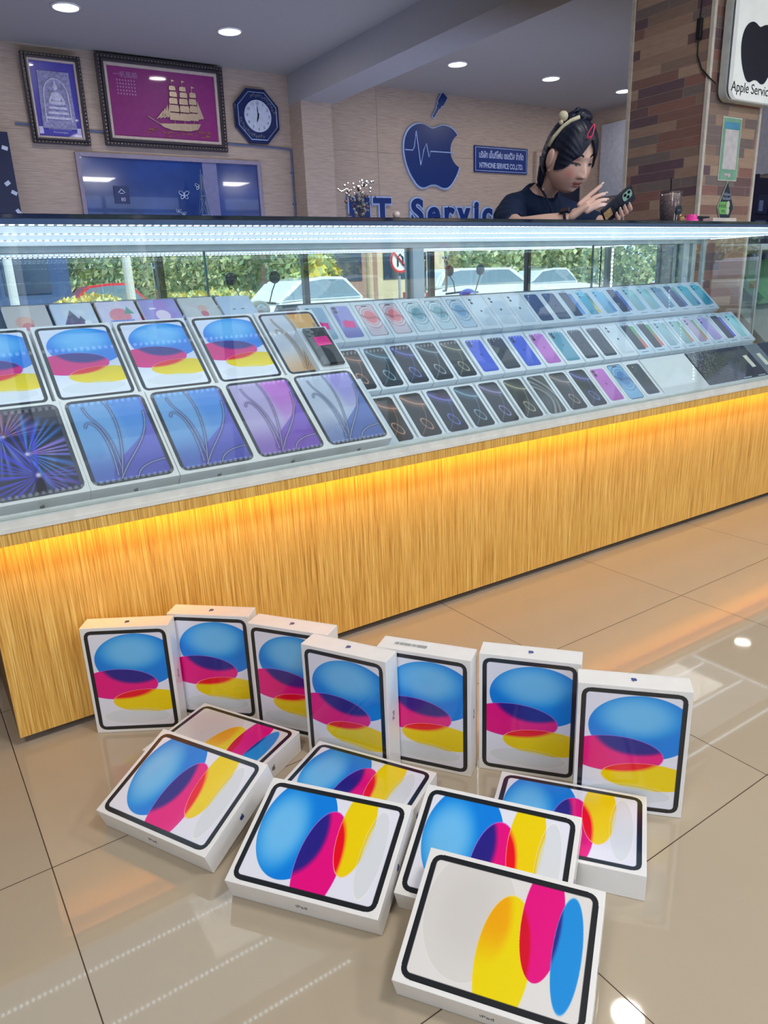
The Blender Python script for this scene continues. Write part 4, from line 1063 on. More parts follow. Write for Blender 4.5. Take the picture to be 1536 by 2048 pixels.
# company name plate
t = MB().box((5.115, YW-.018, 1.940), (5.835, YW-.004, 2.182), .003).build('name_plate', mat('plate_royal_blue', (14, 48, 122), .35)); setp(t, 'blue rectangular company name plate with white Thai and English lettering', 'sign')
PW2 = mat('plate_white', (190, 206, 238), .5)
text('บริษัท เอ็นทีโฟน เซอร์วิส จำกัด', .070, PW2, t, vert_frame((5.475, YW-.0182, 2.098)) @ Matrix.Diagonal((.72, 1.15, 1, 1)), extrude=.0005, offset=.0012)
text('NTPHONE SERVICE CO.,LTD.', .062, PW2, t, vert_frame((5.475, YW-.0182, 2.003)) @ Matrix.Diagonal((.74, 1.1, 1, 1)), extrude=.0005, offset=.0012)
b = MB(); y = YW-.0185
for z in (1.955, 2.167): b.box((5.13, y, z-.002), (5.82, y+.001, z+.002))
for x in (5.13, 5.82): b.box((x-.002, y, 1.955), (x+.002, y+.001, 2.167))
b.build('border_line', PW2, t)

# ================================================================== PILLAR SIGNS
t = empty('light_box_sign', (3.63, PY0-.07, 1.92)); setp(t, 'white rounded light box sign with dark fruit emblem at the top right corner', 'sign')
def rr(w, h, r, n=8):
    p = []
    for cx, cy, a0 in ((w/2-r, h/2-r, 0), (-w/2+r, h/2-r, PI/2), (-w/2+r, -h/2+r, PI), (w/2-r, -h/2+r, 1.5*PI)):
        p += [(cx+r*math.cos(a0+i*PI/2/n), cy+r*math.sin(a0+i*PI/2/n)) for i in range(n+1)]
    return p
LBW = mat('light_box_face', (236, 240, 240), .2, coat=.5, emit=(225, 235, 240), es=.35)
b = MB(); b.prism(rr(.42, .44, .05), -.055, -.018, M=F); b.build('rear_shell', mat('light_box_shell', (206, 214, 216), .35), t)
b = MB(); b.prism(rr(.405, .425, .045), -.018, -.004, M=F); b.build('grey_gasket', mat('gasket_grey', (110, 118, 126), .5), t)
b = MB(); b.prism(rr(.42, .44, .05), -.004, .016, M=F); b.build('face', LBW, t)
DN = mat('emblem_dark', (24, 28, 54), .4, var=.02)
o = link('emblem', fruit_mesh(.325, .002, False, 10), DN, t); o.matrix_local = F @ Matrix.Translation((-.040, .018, .0165))
text('Apple Service', .060, mat('sign_black_ink', (24, 26, 34), .5), t, F @ Matrix.Translation((-.052, -.172, .0165)), extrude=.0006)
b = MB(); b.tube([(PX0-.012, PY0+.06, 2.4), (PX0-.012, PY0+.06, 2.12), (PX0-.012, PY0+.065, 2.0), (PX0-.014, PY0+.060, 1.90), (PX0-.012, PY0+.035, 1.84), (PX0-.016, PY0-.016, 1.79), (PX0+.03, PY0-.02, 1.77)], .0035, 8)
o = b.build('sign_cable', mat('black_cable', (22, 22, 30), .5)); setp(o, 'thin black cable with an inline switch running down the pillar edge to the light box', 'cable')
MB().box((PX0-.024, PY0+.048, 1.965), (PX0-.004, PY0+.073, 2.05), .004).build('inline_switch', mat('black_switch', (24, 26, 36), .4), o)
def at_front(px, pz): return (px, PY0-.002, pz)
t = MB().box((3.505, PY0-.005, 1.365), (3.650, PY0-.001, 1.640)).build('payment_poster', mat('poster_mint', (140, 196, 172), .4)); setp(t, 'small mint green poster with a white panel on the pillar front', 'poster')
MB().box((3.500, PY0-.0035, 1.360), (3.655, PY0-.0015, 1.645)).build('white_border', mat('poster_white', (222, 230, 226), .5), t)
MB().box((3.522, PY0-.0065, 1.412), (3.633, PY0-.0052, 1.590)).build('white_panel', mat('poster_panel', (226, 224, 232), .5), t)
MB().box((3.518, PY0-.0065, 1.592), (3.637, PY0-.0052, 1.622)).build('blue_band', mat('poster_blue', (90, 170, 216), .5), t)
b = MB(); b.sphere((3.585, PY0-.006, 1.385), .012, 10, 6, (1.2, .2, .8)); b.sphere((3.560, PY0-.006, 1.388), .010, 10, 6, (1.8, .2, .6)); b.build('printed_flower', mat('poster_blossom', (226, 206, 220), .5), t)
# diamond shaped sticker
t = empty('diamond_sign', (3.582, PY0-.003, 1.235)); setp(t, 'dark diamond-shaped sign with a green band and the numeral 2 on the pillar', 'sign')
dia = lambda s: [(0, -.118*s), (.064*s, 0), (0, .118*s), (-.064*s, 0)]
b = MB(); b.prism(dia(1.06), 0, .003, M=F); b.build('pale_edge', mat('diamond_edge', (190, 214, 196), .5), t)
b = MB(); b.prism(dia(1.0), .003, .005, M=F); b.build('dark_face', mat('diamond_face', (40, 56, 78), .5), t)
b = MB(); b.prism([(-.048, -.030), (.012, -.030), (.012, .028), (-.049, .028), (-.064, 0)], .005, .0058, M=F); b.build('green_band', mat('diamond_green', (130, 206, 120), .5), t)
b = MB(); b.sphere(F @ Vector((.016, .014, .006)), .014, 12, 8, (1, .2, 1.3)); b.sphere(F @ Vector((.018, -.016, .006)), .013, 12, 8, (1, .2, 1.3)); b.build('printed_plug', mat('plug_cream', (214, 220, 200), .5), t)
text('ที่นี่มีขาย', .017, PW2, t, F @ Matrix.Translation((0, .062, .0052)), extrude=.0003); text('ที่ชาร์จแท้', .019, PW2, t, F @ Matrix.Translation((0, .043, .0052)), extrude=.0003)
DG = mat('dark_green_ink', (20, 66, 44), .5)
text('ชาร์จเร็ว', .022, DG, t, F @ Matrix.Translation((-.024, .008, .006)), extrude=.0003); text('แรง', .022, DG, t, F @ Matrix.Translation((-.022, -.016, .006)), extrude=.0003)
text('2', .034, PW2, t, F @ Matrix.Translation((-.002, -.066, .0052)), extrude=.0003, offset=.0008)

# dark shelving right of the pillar
t = empty('accessory_rack', (6.32, 2.0, 0)); setp(t, 'dark blue accessory rack with hanging packages right of the tiled pillar', 'rack')
b = MB(); b.box((-.45, .0, 0), (.45, .03, 1.61)); b.box((-.46, -.03, 0), (-.43, .03, 1.63)); b.build('back_panel', mat('rack_navy', (14, 26, 70), .4), t)
random.seed(5)
for r in range(3):
    for c in range(4):
        x = -.42+c*.21; z = .96+r*.19
        k = MB().box((x, -.03, z), (x+.15, -.002, z+.14), .003).build('hanging_package', mat('package_%d' % ((r+c) % 3), [(40, 66, 120), (90, 110, 160), (24, 44, 90)][(r+c) % 3], .3), t)
        MB().box((x+.02, -.032, z+.02), (x+.075, -.0302, z+.10)).build('printed_panel', mat('package_print', (120, 140, 190), .4), k)
# second glass case beyond the pillar
t = empty('side_display_case', (4.7, 1.02, 0)); setp(t, 'second glass display case beyond the tiled pillar at the right edge', 'display case')
b = MB(); b.box((-.80, -.3, 0), (1.6, .45, .52)); b.build('cabinet_base', PANEL_WOOD, t)
b = MB(); b.box((-.80, -.3, 1.03), (1.6, .45, 1.06)); b.build('top_board', mat('top_underside_white'), t)
b = MB(); b.box((-.80, -.3, .52), (-.785, -.285, 1.03)); b.box((-.80, .435, .52), (-.785, .45, 1.03)); b.build('corner_post', FRM, t)
b = MB(); b.box((-.795, -.285, .52), (-.79, .435, 1.03)); b.build('side_glass', GL, t)
b = MB(); b.prism([(-.05, .52), (.42, .52), (.42, .95)], -.55, 1.4, M=Matrix(((0,0,1,0),(1,0,0,-.2),(0,1,0,0),(0,0,0,1)))); b.build('sloped_stand', mat('stand_pale_grey', (188, 196, 198), .5), t)
o = MB().box((-.26, -.16, 0), (.26, .16, .05), .003).build('green_box', mat('green_card', (120, 190, 140), .4)); o.matrix_world = Matrix.Translation((4.50, 1.02, .84)) @ Matrix.Rotation(.74, 4, 'X'); setp(o, 'green flat box on the sloped stand behind glass at the right edge', 'box')

# ================================================================== THINGS ON THE CASE TOP
ZT = 1.0986
t = empty('iced_drink_cup', (2.266, .10, ZT)); setp(t, 'clear cup of brown iced drink with black straw, on the counter by the pillar', 'cup')
b = MB(); b.lathe([(.032, .0), (.034, .002), (.044, .115), (.046, .118), (.0445, .120), (.0425, .115), (.0325, .004)], 32); b.build('cup_wall', glass_mat('cup_plastic', (.94, .95, .96), .08), t, smooth=True)
b = MB(); b.lathe([(.0318, .005), (.0415, .104), (.030, .112), (.012, .116)], 28); b.build('frozen_drink', mat('mocha_slush', (150, 128, 128), .6, var=.18, vscale=160, bump=.8), t, smooth=True)
b = MB(); b.tube([(.006, 0, .03), (-.004, .0, .168)], .0032, 8); b.build('straw', mat('black_straw', (16, 18, 26), .4), t)
b = MB(); b.lathe([(.0175, 0), (.0175, .0008)], 28, M=Matrix.Translation((.004, -.0405, .052)) @ Matrix.Rotation(PI/2+.08, 4, 'X')); k = b.build('round_sticker', mat('sticker_navy', (24, 40, 60), .4), t)
b = MB(); b.tube([(-.006+.0022*i, -.0418, .052+.0014*math.sin(i*2.4)) for i in range(10)], .0006, 5); b.build('sticker_scribble', PW2, t)
t = MB(); t.lathe([(.004, 0), (.016, .004), (.019, .020), (.012, .036), (.002, .040)], 20); t = t.build('gold_trinket', mat('gold_brown', (150, 118, 84), .35, .5), loc=(2.335, .105, ZT), smooth=True); setp(t, 'small round gold-brown trinket between the cup and the pink cap', 'trinket')
t = MB(); t.lathe([(.034, 0), (.034, .022), (.027, .025), (.026, .038), (.023, .041)], 28); t = t.build('pink_cap', mat('hot_pink_plastic', (246, 70, 176), .3), loc=(2.392, .10, ZT), smooth=True); setp(t, 'bright pink plastic cap on the counter top', 'cap'); t.scale = (.72, .72, .9)
t = MB().box((-.062, -.02, 0), (.062, .02, .036), .002).build('black_pouch', mat('black_leather', (14, 22, 40), .5), loc=(2.490, .15, ZT), rot=(0, 0, .1)); setp(t, 'small black box lying behind the pink cap', 'box')
t = MB().box((-.07, -.02, 0), (.07, .02, .022), .001).build('paper_slip', mat('paper_cream', (226, 214, 206), .6), loc=(2.50, .06, ZT)); setp(t, 'pale folded paper pack lying on the counter top right of the pink cap', 'paper')
bpy.data.objects['iced_drink_cup'].scale = (.86, .86, .90)
# crystal tree ornament
t = empty('crystal_ornament', (1.268, .52, ZT)); setp(t, 'glittering crystal bead ornament standing on the counter top before the letter N', 'ornament')
random.seed(11)
CR = mat('crystal_bead', (200, 214, 240), .03, .5, coat=1, var=.3, vscale=200); CR2 = mat('crystal_bead_warm', (190, 150, 150), .05, .6)
for cm, nn, nm in ((CR, 95, 'clear_beads'), (CR2, 30, 'warm_beads')):
    b = MB()
    for i in range(nn):
        z = random.uniform(.0, .128); w = .030-.008*math.sin(z*40)-.10*max(0, z-.10); b.ico((random.gauss(0, w*.5)+(.012 if z > .1 else 0), random.gauss(0, .016), z+.004), random.uniform(.0025, .0055), 0)
    for i in range(8 if cm is CR else 2): b.ico((-.03-.008*i*.6, 0, .108+.003*math.sin(i)), .003, 0)
    k = b.build(nm, cm, t); k['kind'] = 'stuff'
b = MB()
for i in range(7): b.tube([(0, 0, 0), (random.uniform(-.02, .02), random.uniform(-.01, .01), .05), (random.uniform(-.016, .016), random.uniform(-.01, .01), random.uniform(.08, .115))], .0016, 5)
b.build('wire_stem', mat('ornament_wire', (90, 110, 160), .3, .8), t)
bpy.data.objects['crystal_ornament'].scale = (1.2, 1.2, 1.22)
t = MB().sphere((0, 0, .0095), .0095, 14, 10).build('pearl_bead', mat('pearl', (222, 206, 200), .2, coat=1), loc=(1.022, -.045, ZT), smooth=True); setp(t, 'single pearl-like bead beside the crystal ornament', 'ornament')

# ================================================================== STREET OUTSIDE, seen in the mirror doors
ZG = -.30
AS = mat('asphalt', (150, 148, 144), .9); 
o = MB().box((-30, -70, ZG-.1), (70, YF-.31, ZG)).build('ground', AS); o['kind'] = 'structure'
st = MB(); st.box((XL-.2, YF-.9, ZG), (9.5, YF-.301, -.12)); o = st.build('entrance_step', mat('step_concrete', (190, 186, 178), .8)); o['kind'] = 'structure'
# shop front glazing
SG = glass_mat('shopfront_glass', (.97, .99, .99), .05); DKF = mat('shopfront_frame', (70, 74, 80), .4, .5)
sf = empty('window_2', (0, 0, 0)); sf['kind'] = 'structure'
b = MB()
for x in (XL, -1.2, .6, 2.1, 3.6, 5.2, 6.7, 8.2, 9.3): b.box((x-.03, YF-.03, 0), (x+.03, YF+.03, HC))
b.box((XL, YF-.03, 0), (9.3, YF+.03, .08)); b.box((XL, YF-.03, 2.30), (9.3, YF+.03, 2.36)); b.build('window_frame', DKF, sf)
xs = [XL, -1.2, .6, 2.1, 3.6, 5.2, 6.7, 8.2, 9.3]
for a, c in zip(xs, xs[1:]): MB().box((a+.03, YF-.004, .08), (c-.03, YF+.004, 2.30)).build('window_pane', SG, sf)
CHR = mat('chrome', (210, 214, 218), .12, 1.0)
for x, lb in ((2.02, 'chrome door handle mirrored left of the first mirror joint'), (5.35, 'chrome looped door handle mirrored right of the wide frame post'), (5.05, 'second chrome door handle beside the looped one')):
    b = MB(); p = [(x, YF+.03, 1.16), (x, YF+.08, 1.16), (x, YF+.09, 1.12), (x, YF+.09, .84), (x, YF+.08, .80), (x, YF+.03, .80)]; b.tube(p, .014, 10)
    setp(b.build('door_handle', CHR, smooth=True), lb, 'handle', 'shop door handles')
# helper for cars
def car(name, x, y, rz, col, label, L=4.3, H=1.42, W=1.75, suv=False):
    t = empty(name, (x, y, ZG), (0, 0, rz)); setp(t, label, 'car', 'parked cars mirrored in the case')
    hb = .78 if not suv else .95
    low = [(-L/2, .30), (-L/2, hb-.12), (-L/2+.2, hb-.02), (-L*.28, hb+.05), (L*.18, hb+.03), (L/2-.25, hb-.12), (L/2, hb-.28), (L/2, .28), (L*.42, .2), (-L*.42, .2)]
    top = [(-L*.40, hb), (-L*.26, H-.08), (-L*.10, H), (L*.06, H-.02), (L*.20, hb+.02)] if not suv else [(-L*.46, hb), (-L*.42, H-.1), (-L*.30, H), (L*.10, H-.03), (L*.24, hb+.02)]
    M = Matrix(((1,0,0,0),(0,0,1,0),(0,1,0,0),(0,0,0,1)))
    paint = mat('paint_'+name, col, .25, coat=1)
    b = MB(); b.prism(low, -W/2, W/2, M=M); bmesh.ops.bevel(b.bm, geom=list(b.bm.edges), offset=.05, segments=2, affect='EDGES'); b.build('car_body', paint, t, smooth=False)
    b = MB(); b.prism(top, -W/2+.14, W/2-.14, M=M); bmesh.ops.bevel(b.bm, geom=list(b.bm.edges), offset=.06, segments=2, affect='EDGES'); b.build('cabin', paint, t)
    cx = sum(p[0] for p in top)/len(top); cz = sum(p[1] for p in top)/len(top)
    win = [((p[0]-cx)*.86+cx, (p[1]-cz)*.74+cz) for p in top]
    b = MB(); b.prism(win, -W/2+.13, W/2-.13, M=M); b.build('side_window', mat('car_glass', (110, 130, 140), .05, coat=1), t)
    for sx in (-.31, .31):
        for sy in (-1, 1):
            b = MB(); b.lathe([(.31, -.10), (.33, -.08), (.33, .08), (.31, .10)], 20, M=Matrix.Translation((sx*L, sy*(W/2-.1), .33)) @ Matrix.Rotation(PI/2, 4, 'X')); w = b.build('wheel', mat('tyre', (30, 30, 32), .8), t)
            MB().lathe([(.19, -.108), (.19, .108)], 14, M=Matrix.Translation((sx*L, sy*(W/2-.1), .33)) @ Matrix.Rotation(PI/2, 4, 'X')).build('hubcap', mat('hubcap', (180, 182, 186), .3, .6), w)
    b = MB(); b.box((L/2-.06, -W/2+.1, hb-.32), (L/2+.01, -W/2+.4, hb-.2)); b.box((L/2-.06, W/2-.4, hb-.32), (L/2+.01, W/2-.1, hb-.2)); b.build('head_lamp', mat('lamp_clear', (230, 232, 236), .1), t)
    b = MB(); b.box((-L/2-.01, W/2-.35, hb-.25), (-L/2+.06, W/2-.08, hb-.08)); b.box((-L/2-.01, -W/2+.08, hb-.25), (-L/2+.06, -W/2+.35, hb-.08)); b.build('tail_lamp', mat('lamp_red', (200, 40, 40), .2), t)
    return t
car('red_car', 6.6, -23.5, .04, (205, 40, 60), 'red saloon car mirrored at the left of the case', H=1.45)
car('white_car', 9.0, -13.6, -.12, (226, 228, 224), 'white car mirrored in the middle of the left mirror door behind the scooter', H=1.36)
car('white_hatchback', 14.0, -13.2, .15, (230, 232, 226), 'white car mirrored right of the wide frame post', H=1.44, suv=True)
car('white_pickup', 22.5, -19, .1, (222, 226, 226), 'small white car mirrored before the trees, left of the upright light strip', H=1.4)
car('silver_car', 19.5, -9.5, .0, (190, 192, 194), 'silver car with red tail lamp mirrored at the right end', H=1.42, suv=True)
# trees, hedges
def foliage(name, x, y, z, rx, rz_, n, label, cols, trunk=0, cat='tree', group='trees mirrored in the case', leaf=.16):
    t = empty(name, (x, y, ZG)); setp(t, label, cat, group)
    for ci, c in enumerate(cols):
        b = MB()
        for i in range(n//len(cols)):
            a, q = random.uniform(0, 2*PI), random.uniform(-1, 1); r = random.uniform(.6, 1)**.5
            p = Vector((math.cos(a)*math.sqrt(1-q*q)*rx*r, math.sin(a)*math.sqrt(1-q*q)*min(rx*.7, 3)*r, z+q*rz_*r))
            u = Vector((random.gauss(0, 1), random.gauss(0, 1), random.gauss(0, 1))).normalized(); w = u.orthogonal().normalized(); s_ = leaf*random.uniform(.6, 1.4)
            vs = [b.bm.verts.new(p+u*s_), b.bm.verts.new(p+w*s_*.5), b.bm.verts.new(p-u*s_), b.bm.verts.new(p-w*s_*.5)]
            b.bm.faces.new(vs)
        k = b.build('foliage', mat('leaf_%d_%d_%d' % c, c, .6), t, recalc=False); k['kind'] = 'stuff'
    if trunk: b = MB(); b.tube([(0, 0, 0), (.1, 0, z*.5), (0, 0, z)], trunk, 8, taper=[1, .8, .5]); b.build('trunk', mat('bark', (110, 92, 74), .9), t)
    return t
G1, G2, G3, GY = (132, 158, 116), (178, 194, 134), (212, 212, 156), (236, 210, 100)
random.seed(3)
for i, (x, y, z, r, rz_) in enumerate(((9.2, -30.5, 2.2, 1.5, 2.4), (12.9, -30, 2.4, 2.0, 2.6), (15.6, -27.5, 2.2, 1.6, 2.4), (25.5, -25, 2.6, 2.15, 2.8), (30, -24.5, 2.6, 2.15, 2.8), (34.6, -24.5, 2.7, 2.2, 2.9), (39.3, -24.5, 2.8, 2.3, 3.0), (44.2, -24.5, 2.8, 2.3, 3.0))):
    foliage('street_tree', x, y, z, r, rz_, 3600, 'pale green street tree mirrored in the case, %s from the left' % ORD[i], (G1, G2, G3), .12, leaf=.17)
foliage('tree_line', 28, -46, 3.0, 30, 3.6, 24000, 'long distant line of pale green trees mirrored behind the cars', (G1, G2, G3), 0, leaf=.30)
foliage('flower_hedge', 4.35, -17.5, .80, 1.0, .34, 700, 'yellow-green hedge mirrored in front of the red car, left one', (GY, G3), 0, 'hedge', 'hedges mirrored in the case', .09)
foliage('flower_hedge', 7.6, -17.5, .80, 1.7, .34, 1000, 'longer yellow-green hedge mirrored right of the red car', (GY, G3, G2), 0, 'hedge', 'hedges mirrored in the case', .09)
foliage('palm_shrub', 12.4, -20, 1.1, .9, .9, 400, 'spiky palm shrub mirrored beside the round black scooter mirror', (G2, GY), .05, 'shrub', 'hedges mirrored in the case', .3)
# buildings
def building(name, x0, x1, y, h, col, label, cat='building'):
    t = MB().box((x0, y-6, ZG), (x1, y, h), .02).build(name, mat('render_%d_%d_%d' % col, col, .8)); setp(t, label, cat, 'buildings mirrored in the case')
    n = max(1, int((x1-x0)/3)); w = (x1-x0)/n
    for i in range(n):
        k = MB().box((x0+i*w+w*.2, y+.01, .9), (x0+i*w+w*.75, y+.05, 2.3)).build('shop_window', mat('far_window', (60, 72, 90), .1), t)
    return t
building('dark_shop', -6, 6.6, -31, 6, (58, 78, 116), 'dark blue shop front mirrored at the far left of the case')
k = text_mesh('SPA-CA', .9, .02); o = link('shop_lettering', k, mat('lettering_grey', (150, 158, 170), .6)); o.matrix_world = Matrix.Translation((4.3, -30.9, 2.6)) @ Euler((PI/2, 0, PI)).to_matrix().to_4x4(); o.parent = bpy.data.objects['dark_shop']; o.matrix_parent_inverse = Matrix()
building('brick_house', 18.0, 22.0, -31, 5, (170, 130, 112), 'reddish house mirrored in the middle of the left mirror door')
building('cream_house', 22.6, 28, -33, 5, (214, 196, 160), 'cream house mirrored behind the round traffic sign')
building('beige_wall_house', 49, 60, -14, 6, (180, 150, 120), 'beige house mirrored at the right end of the case')
for x, y, c, lb in ((3.05, -21, (206, 204, 200), 'pale concrete post mirrored at the far left'), (5.55, -18, (206, 200, 190), 'pale concrete post mirrored left of the red car'), (14.2, -19.5, (196, 170, 130), 'thin tan utility pole mirrored beside the round scooter mirror')):
    o = MB().lathe([(.13, 0), (.10, 6.3)], 12).build('utility_pole', mat('concrete_%d' % c[2], c, .8), loc=(x, y, ZG)); setp(o, lb, 'pole', 'posts mirrored in the case')
# no-turn sign
t = empty('traffic_sign', (9.6, -11.0, ZG)); setp(t, 'round red-rimmed white traffic sign mirrored left of the wide frame post', 'sign')
MB().lathe([(.03, 0), (.03, 1.3)], 10).build('post', mat('post_grey', (150, 152, 156), .5), t)
Q = Matrix.Translation((0, .04, 1.62)) @ Matrix.Rotation(-PI/2, 4, 'X')
MB().lathe([(.26, 0), (.26, .012)], 32, M=Q).build('sign_plate', mat('sign_white', (235, 235, 235), .5), t)
b = MB(); b.tube([Q @ Vector((.24*math.cos(i*PI/16), .24*math.sin(i*PI/16), .02)) for i in range(32)], .028, 6, closed=True); b.tube([Q @ Vector((-.16, -.16, .03)), Q @ Vector((.16, .16, .03))], .02, 6); b.build('red_ring', mat('sign_red', (210, 40, 40), .5), t)
b = MB(); b.tube([Q @ Vector(p) for p in ((-.07, .12, .016), (-.07, -.06, .016), (0, -.13, .016), (.07, -.06, .016), (.07, .10, .016))], .022, 6); b.build('arrow', mat('sign_black_ink'), t)
# scooter parked outside with round mirrors
def scooter(x, y, label, col):
    t = empty('scooter', (x, y, ZG)); setp(t, label, 'scooter', 'scooters mirrored in the case')
    b = MB(); b.tube([(0, -.5, .35), (0, -.1, .32), (0, .15, .55), (0, .35, .95)], .10, 10, taper=[1.2, 1.3, 1.0, .7]); b.sphere((0, .36, .93), .15, 16, 10, (1.1, .8, .9)); b.build('scooter_body', mat('scooter_'+str(col[0]), col, .35, coat=.6), t, smooth=True)
    b = MB(); b.sphere((0, .47, .93), .075, 14, 8, (1, .5, 1)); b.build('head_lamp', mat('lamp_clear'), t)
    b = MB(); b.tube([(-.32, .22, 1.0), (-.1, .34, 1.02), (.1, .34, 1.02), (.32, .22, 1.0)], .015, 8)
    for s_ in (-1, 1): b.tube([(s_*.2, .3, 1.02), (s_*.24, .32, 1.16), (s_*.30, .30, 1.26)], .008, 6); b.lathe([(.002, -.012), (.075, -.008), (.08, .006), (.002, .012)], 18, M=Matrix.Translation((s_*.30, .30, 1.33)) @ Matrix.Rotation(PI/2, 4, 'X'))
    b.build('handlebar_mirrors', mat('black_plastic', (24, 32, 50), .35), t)
    b = MB(); b.box((-.14, -.62, .70), (.14, .05, .80), .03); b.build('saddle', mat('black_plastic'), t)
    for yy in (-.58, .52): MB().tube([(0, yy+.24*math.cos(i*PI/10), .27+.24*math.sin(i*PI/10)) for i in range(20)], .05, 8, closed=True).build('wheel', mat('tyre'), t)
    return t
scooter(3.95, -6.4, 'scooter with round black mirror and big head lamp mirrored beside the first door edge', (196, 190, 170))
scooter(7.35, -6.3, 'blue scooter with round mirror mirrored right of the wide frame post', (40, 60, 190))
# ================================================================== PERSON BEHIND THE COUNTER
def skin_eval(chains, sub=2):
    """chains: list of [(point, radius) ...]; a chain may start with an int = index of an existing vertex"""
    vs, rs, es = [], [], []
    for ch in chains:
        prev = None
        for it in ch:
            if isinstance(it, int): prev = it; continue
            vs.append(tuple(it[0])); rs.append(it[1]); i = len(vs)-1
            if prev is not None: es.append((prev, i))
            prev = i
    me = bpy.data.meshes.new('tmp'); me.from_pydata(vs, es, []); o = bpy.data.objects.new('tmp', me); COL.objects.link(o)
    md = o.modifiers.new('s', 'SKIN'); md.use_smooth_shade = True; md.branch_smoothing = .6
    if not me.skin_vertices: me.attributes  # layer is created by the modifier
    sv = me.skin_vertices[0].data
    for k, r in enumerate(rs):
        rr_ = r if isinstance(r, tuple) else (r, r); sv[k].radius = rr_; sv[k].use_root = (k == 0)
    s2 = o.modifiers.new('u', 'SUBSURF'); s2.levels = sub; s2.render_levels = sub
    dg = bpy.context.evaluated_depsgraph_get(); out = bpy.data.meshes.new_from_object(o.evaluated_get(dg), depsgraph=dg)
    bpy.data.objects.remove(o); return out
def join_meshes(items):
    b = bmesh.new()
    for me, M in items:
        t = me.copy(); t.transform(M) if M is not None else None; b.from_mesh(t)
    me = bpy.data.meshes.new('joined'); b.to_mesh(me); b.free(); return me
def remesh(me, vox, smooth=3):
    o = bpy.data.objects.new('tmp', me); COL.objects.link(o)
    md = o.modifiers.new('r', 'REMESH'); md.mode = 'VOXEL'; md.voxel_size = vox; md.use_smooth_shade = True
    if smooth: m2 = o.modifiers.new('sm', 'SMOOTH'); m2.factor = .5; m2.iterations = smooth
    dg = bpy.context.evaluated_depsgraph_get(); out = bpy.data.meshes.new_from_object(o.evaluated_get(dg), depsgraph=dg)
    bpy.data.objects.remove(o); return out

HEAD = Vector((2.420, .712, 1.404)); HS = 1.12
HM = Matrix.Translation(HEAD) @ Euler((math.radians(26), 0, math.radians(-5)), 'XYZ').to_matrix().to_4x4() @ Matrix.Scale(HS, 4)
def g_(x, c, w): return np.exp(-((x-c)/w)**2)
def head_surface(n):
    """n: unit directions (N,3) -> head-local points; face looks along -Y"""
    nx, ny, nz = n[:, 0], n[:, 1], n[:, 2]
    low = np.clip(-nz, 0, 1); front = np.clip(-ny, 0, 1)
    x = nx*.078*(1-.10*low**2+.08*g_(nz, -.40, .3)); y = ny*np.where(ny < 0, .086, .098)*(1-.30*low**2*(ny > 0)); z = nz*.116
    y = y-.016*low*front*0-.010*low
    X, Z = x, z; f = sstep(.15, .6, front)
    d = np.zeros(len(n))
    d += .0225*g_(X, 0, .0095+.004*np.clip((-Z)/.03, 0, 1))*sstep(.020, -.028, Z)*sstep(-.048, -.036, Z)       # nose ridge and tip
    d += .009*(g_(X, .0125, .007)+g_(X, -.0125, .007))*g_(Z, -.033, .008)                       # nostrils
    d -= .0085*(g_(X, .032, .016)+g_(X, -.032, .016))*g_(Z, .010, .012)                          # eye sockets
    d += .0045*(g_(X, .032, .012)+g_(X, -.032, .012))*g_(Z, .004, .007)                          # lids
    d += .0030*g_(Z, .030, .010)*g_(X, 0, .05)                                                   # brow
    d += .0065*g_(Z, -.0595, .0052)*g_(X, 0, .017)+.0070*g_(Z, -.0705, .0062)*g_(X, 0, .015)     # lips
    d -= .0030*g_(Z, -.0655, .0022)*g_(X, 0, .019)
    d += .0085*g_(Z, -.098, .014)*g_(X, 0, .020)                                                 # chin
    d += .0060*(g_(X, .043, .020)+g_(X, -.043, .020))*g_(Z, -.040, .028)                         # cheeks
    y = y-d*f
    return np.stack([x, y, z], 1)
def uv_dirs(nu, nv):
    th = np.linspace(0, 2*PI, nu, endpoint=False); ph = np.linspace(-PI/2, PI/2, nv)
    T, Ph = np.meshgrid(th, ph); return np.stack([np.cos(Ph)*np.cos(T), np.cos(Ph)*np.sin(T), np.sin(Ph)], -1).reshape(-1, 3)
def sphere_mesh(P, nu, nv, keep=None):
    idx = np.arange(nu*nv).reshape(nv, nu); r = np.roll(idx, -1, 1)
    q = np.stack([idx[:-1], r[:-1], r[1:], idx[1:]], -1).reshape(-1, 4)
    if keep is not None: q = q[keep[q].all(1)]
    me = bpy.data.meshes.new('surf'); me.from_pydata(P.tolist(), [], q.tolist()); me.validate(); return me
nu, nv = 220, 200
D = uv_dirs(nu, nv); head_me = sphere_mesh(head_surface(D), nu, nv)
ear = MB()
for sx in (-1, 1):
    ear.sphere((sx*.088, .006, -.004), .029, 16, 12, (.34, .64, 1.12)); ear.sphere((sx*.076, .002, -.034), .010, 10, 8, (.7, .8, 1.1))
ear_me = ear.mesh('ear')
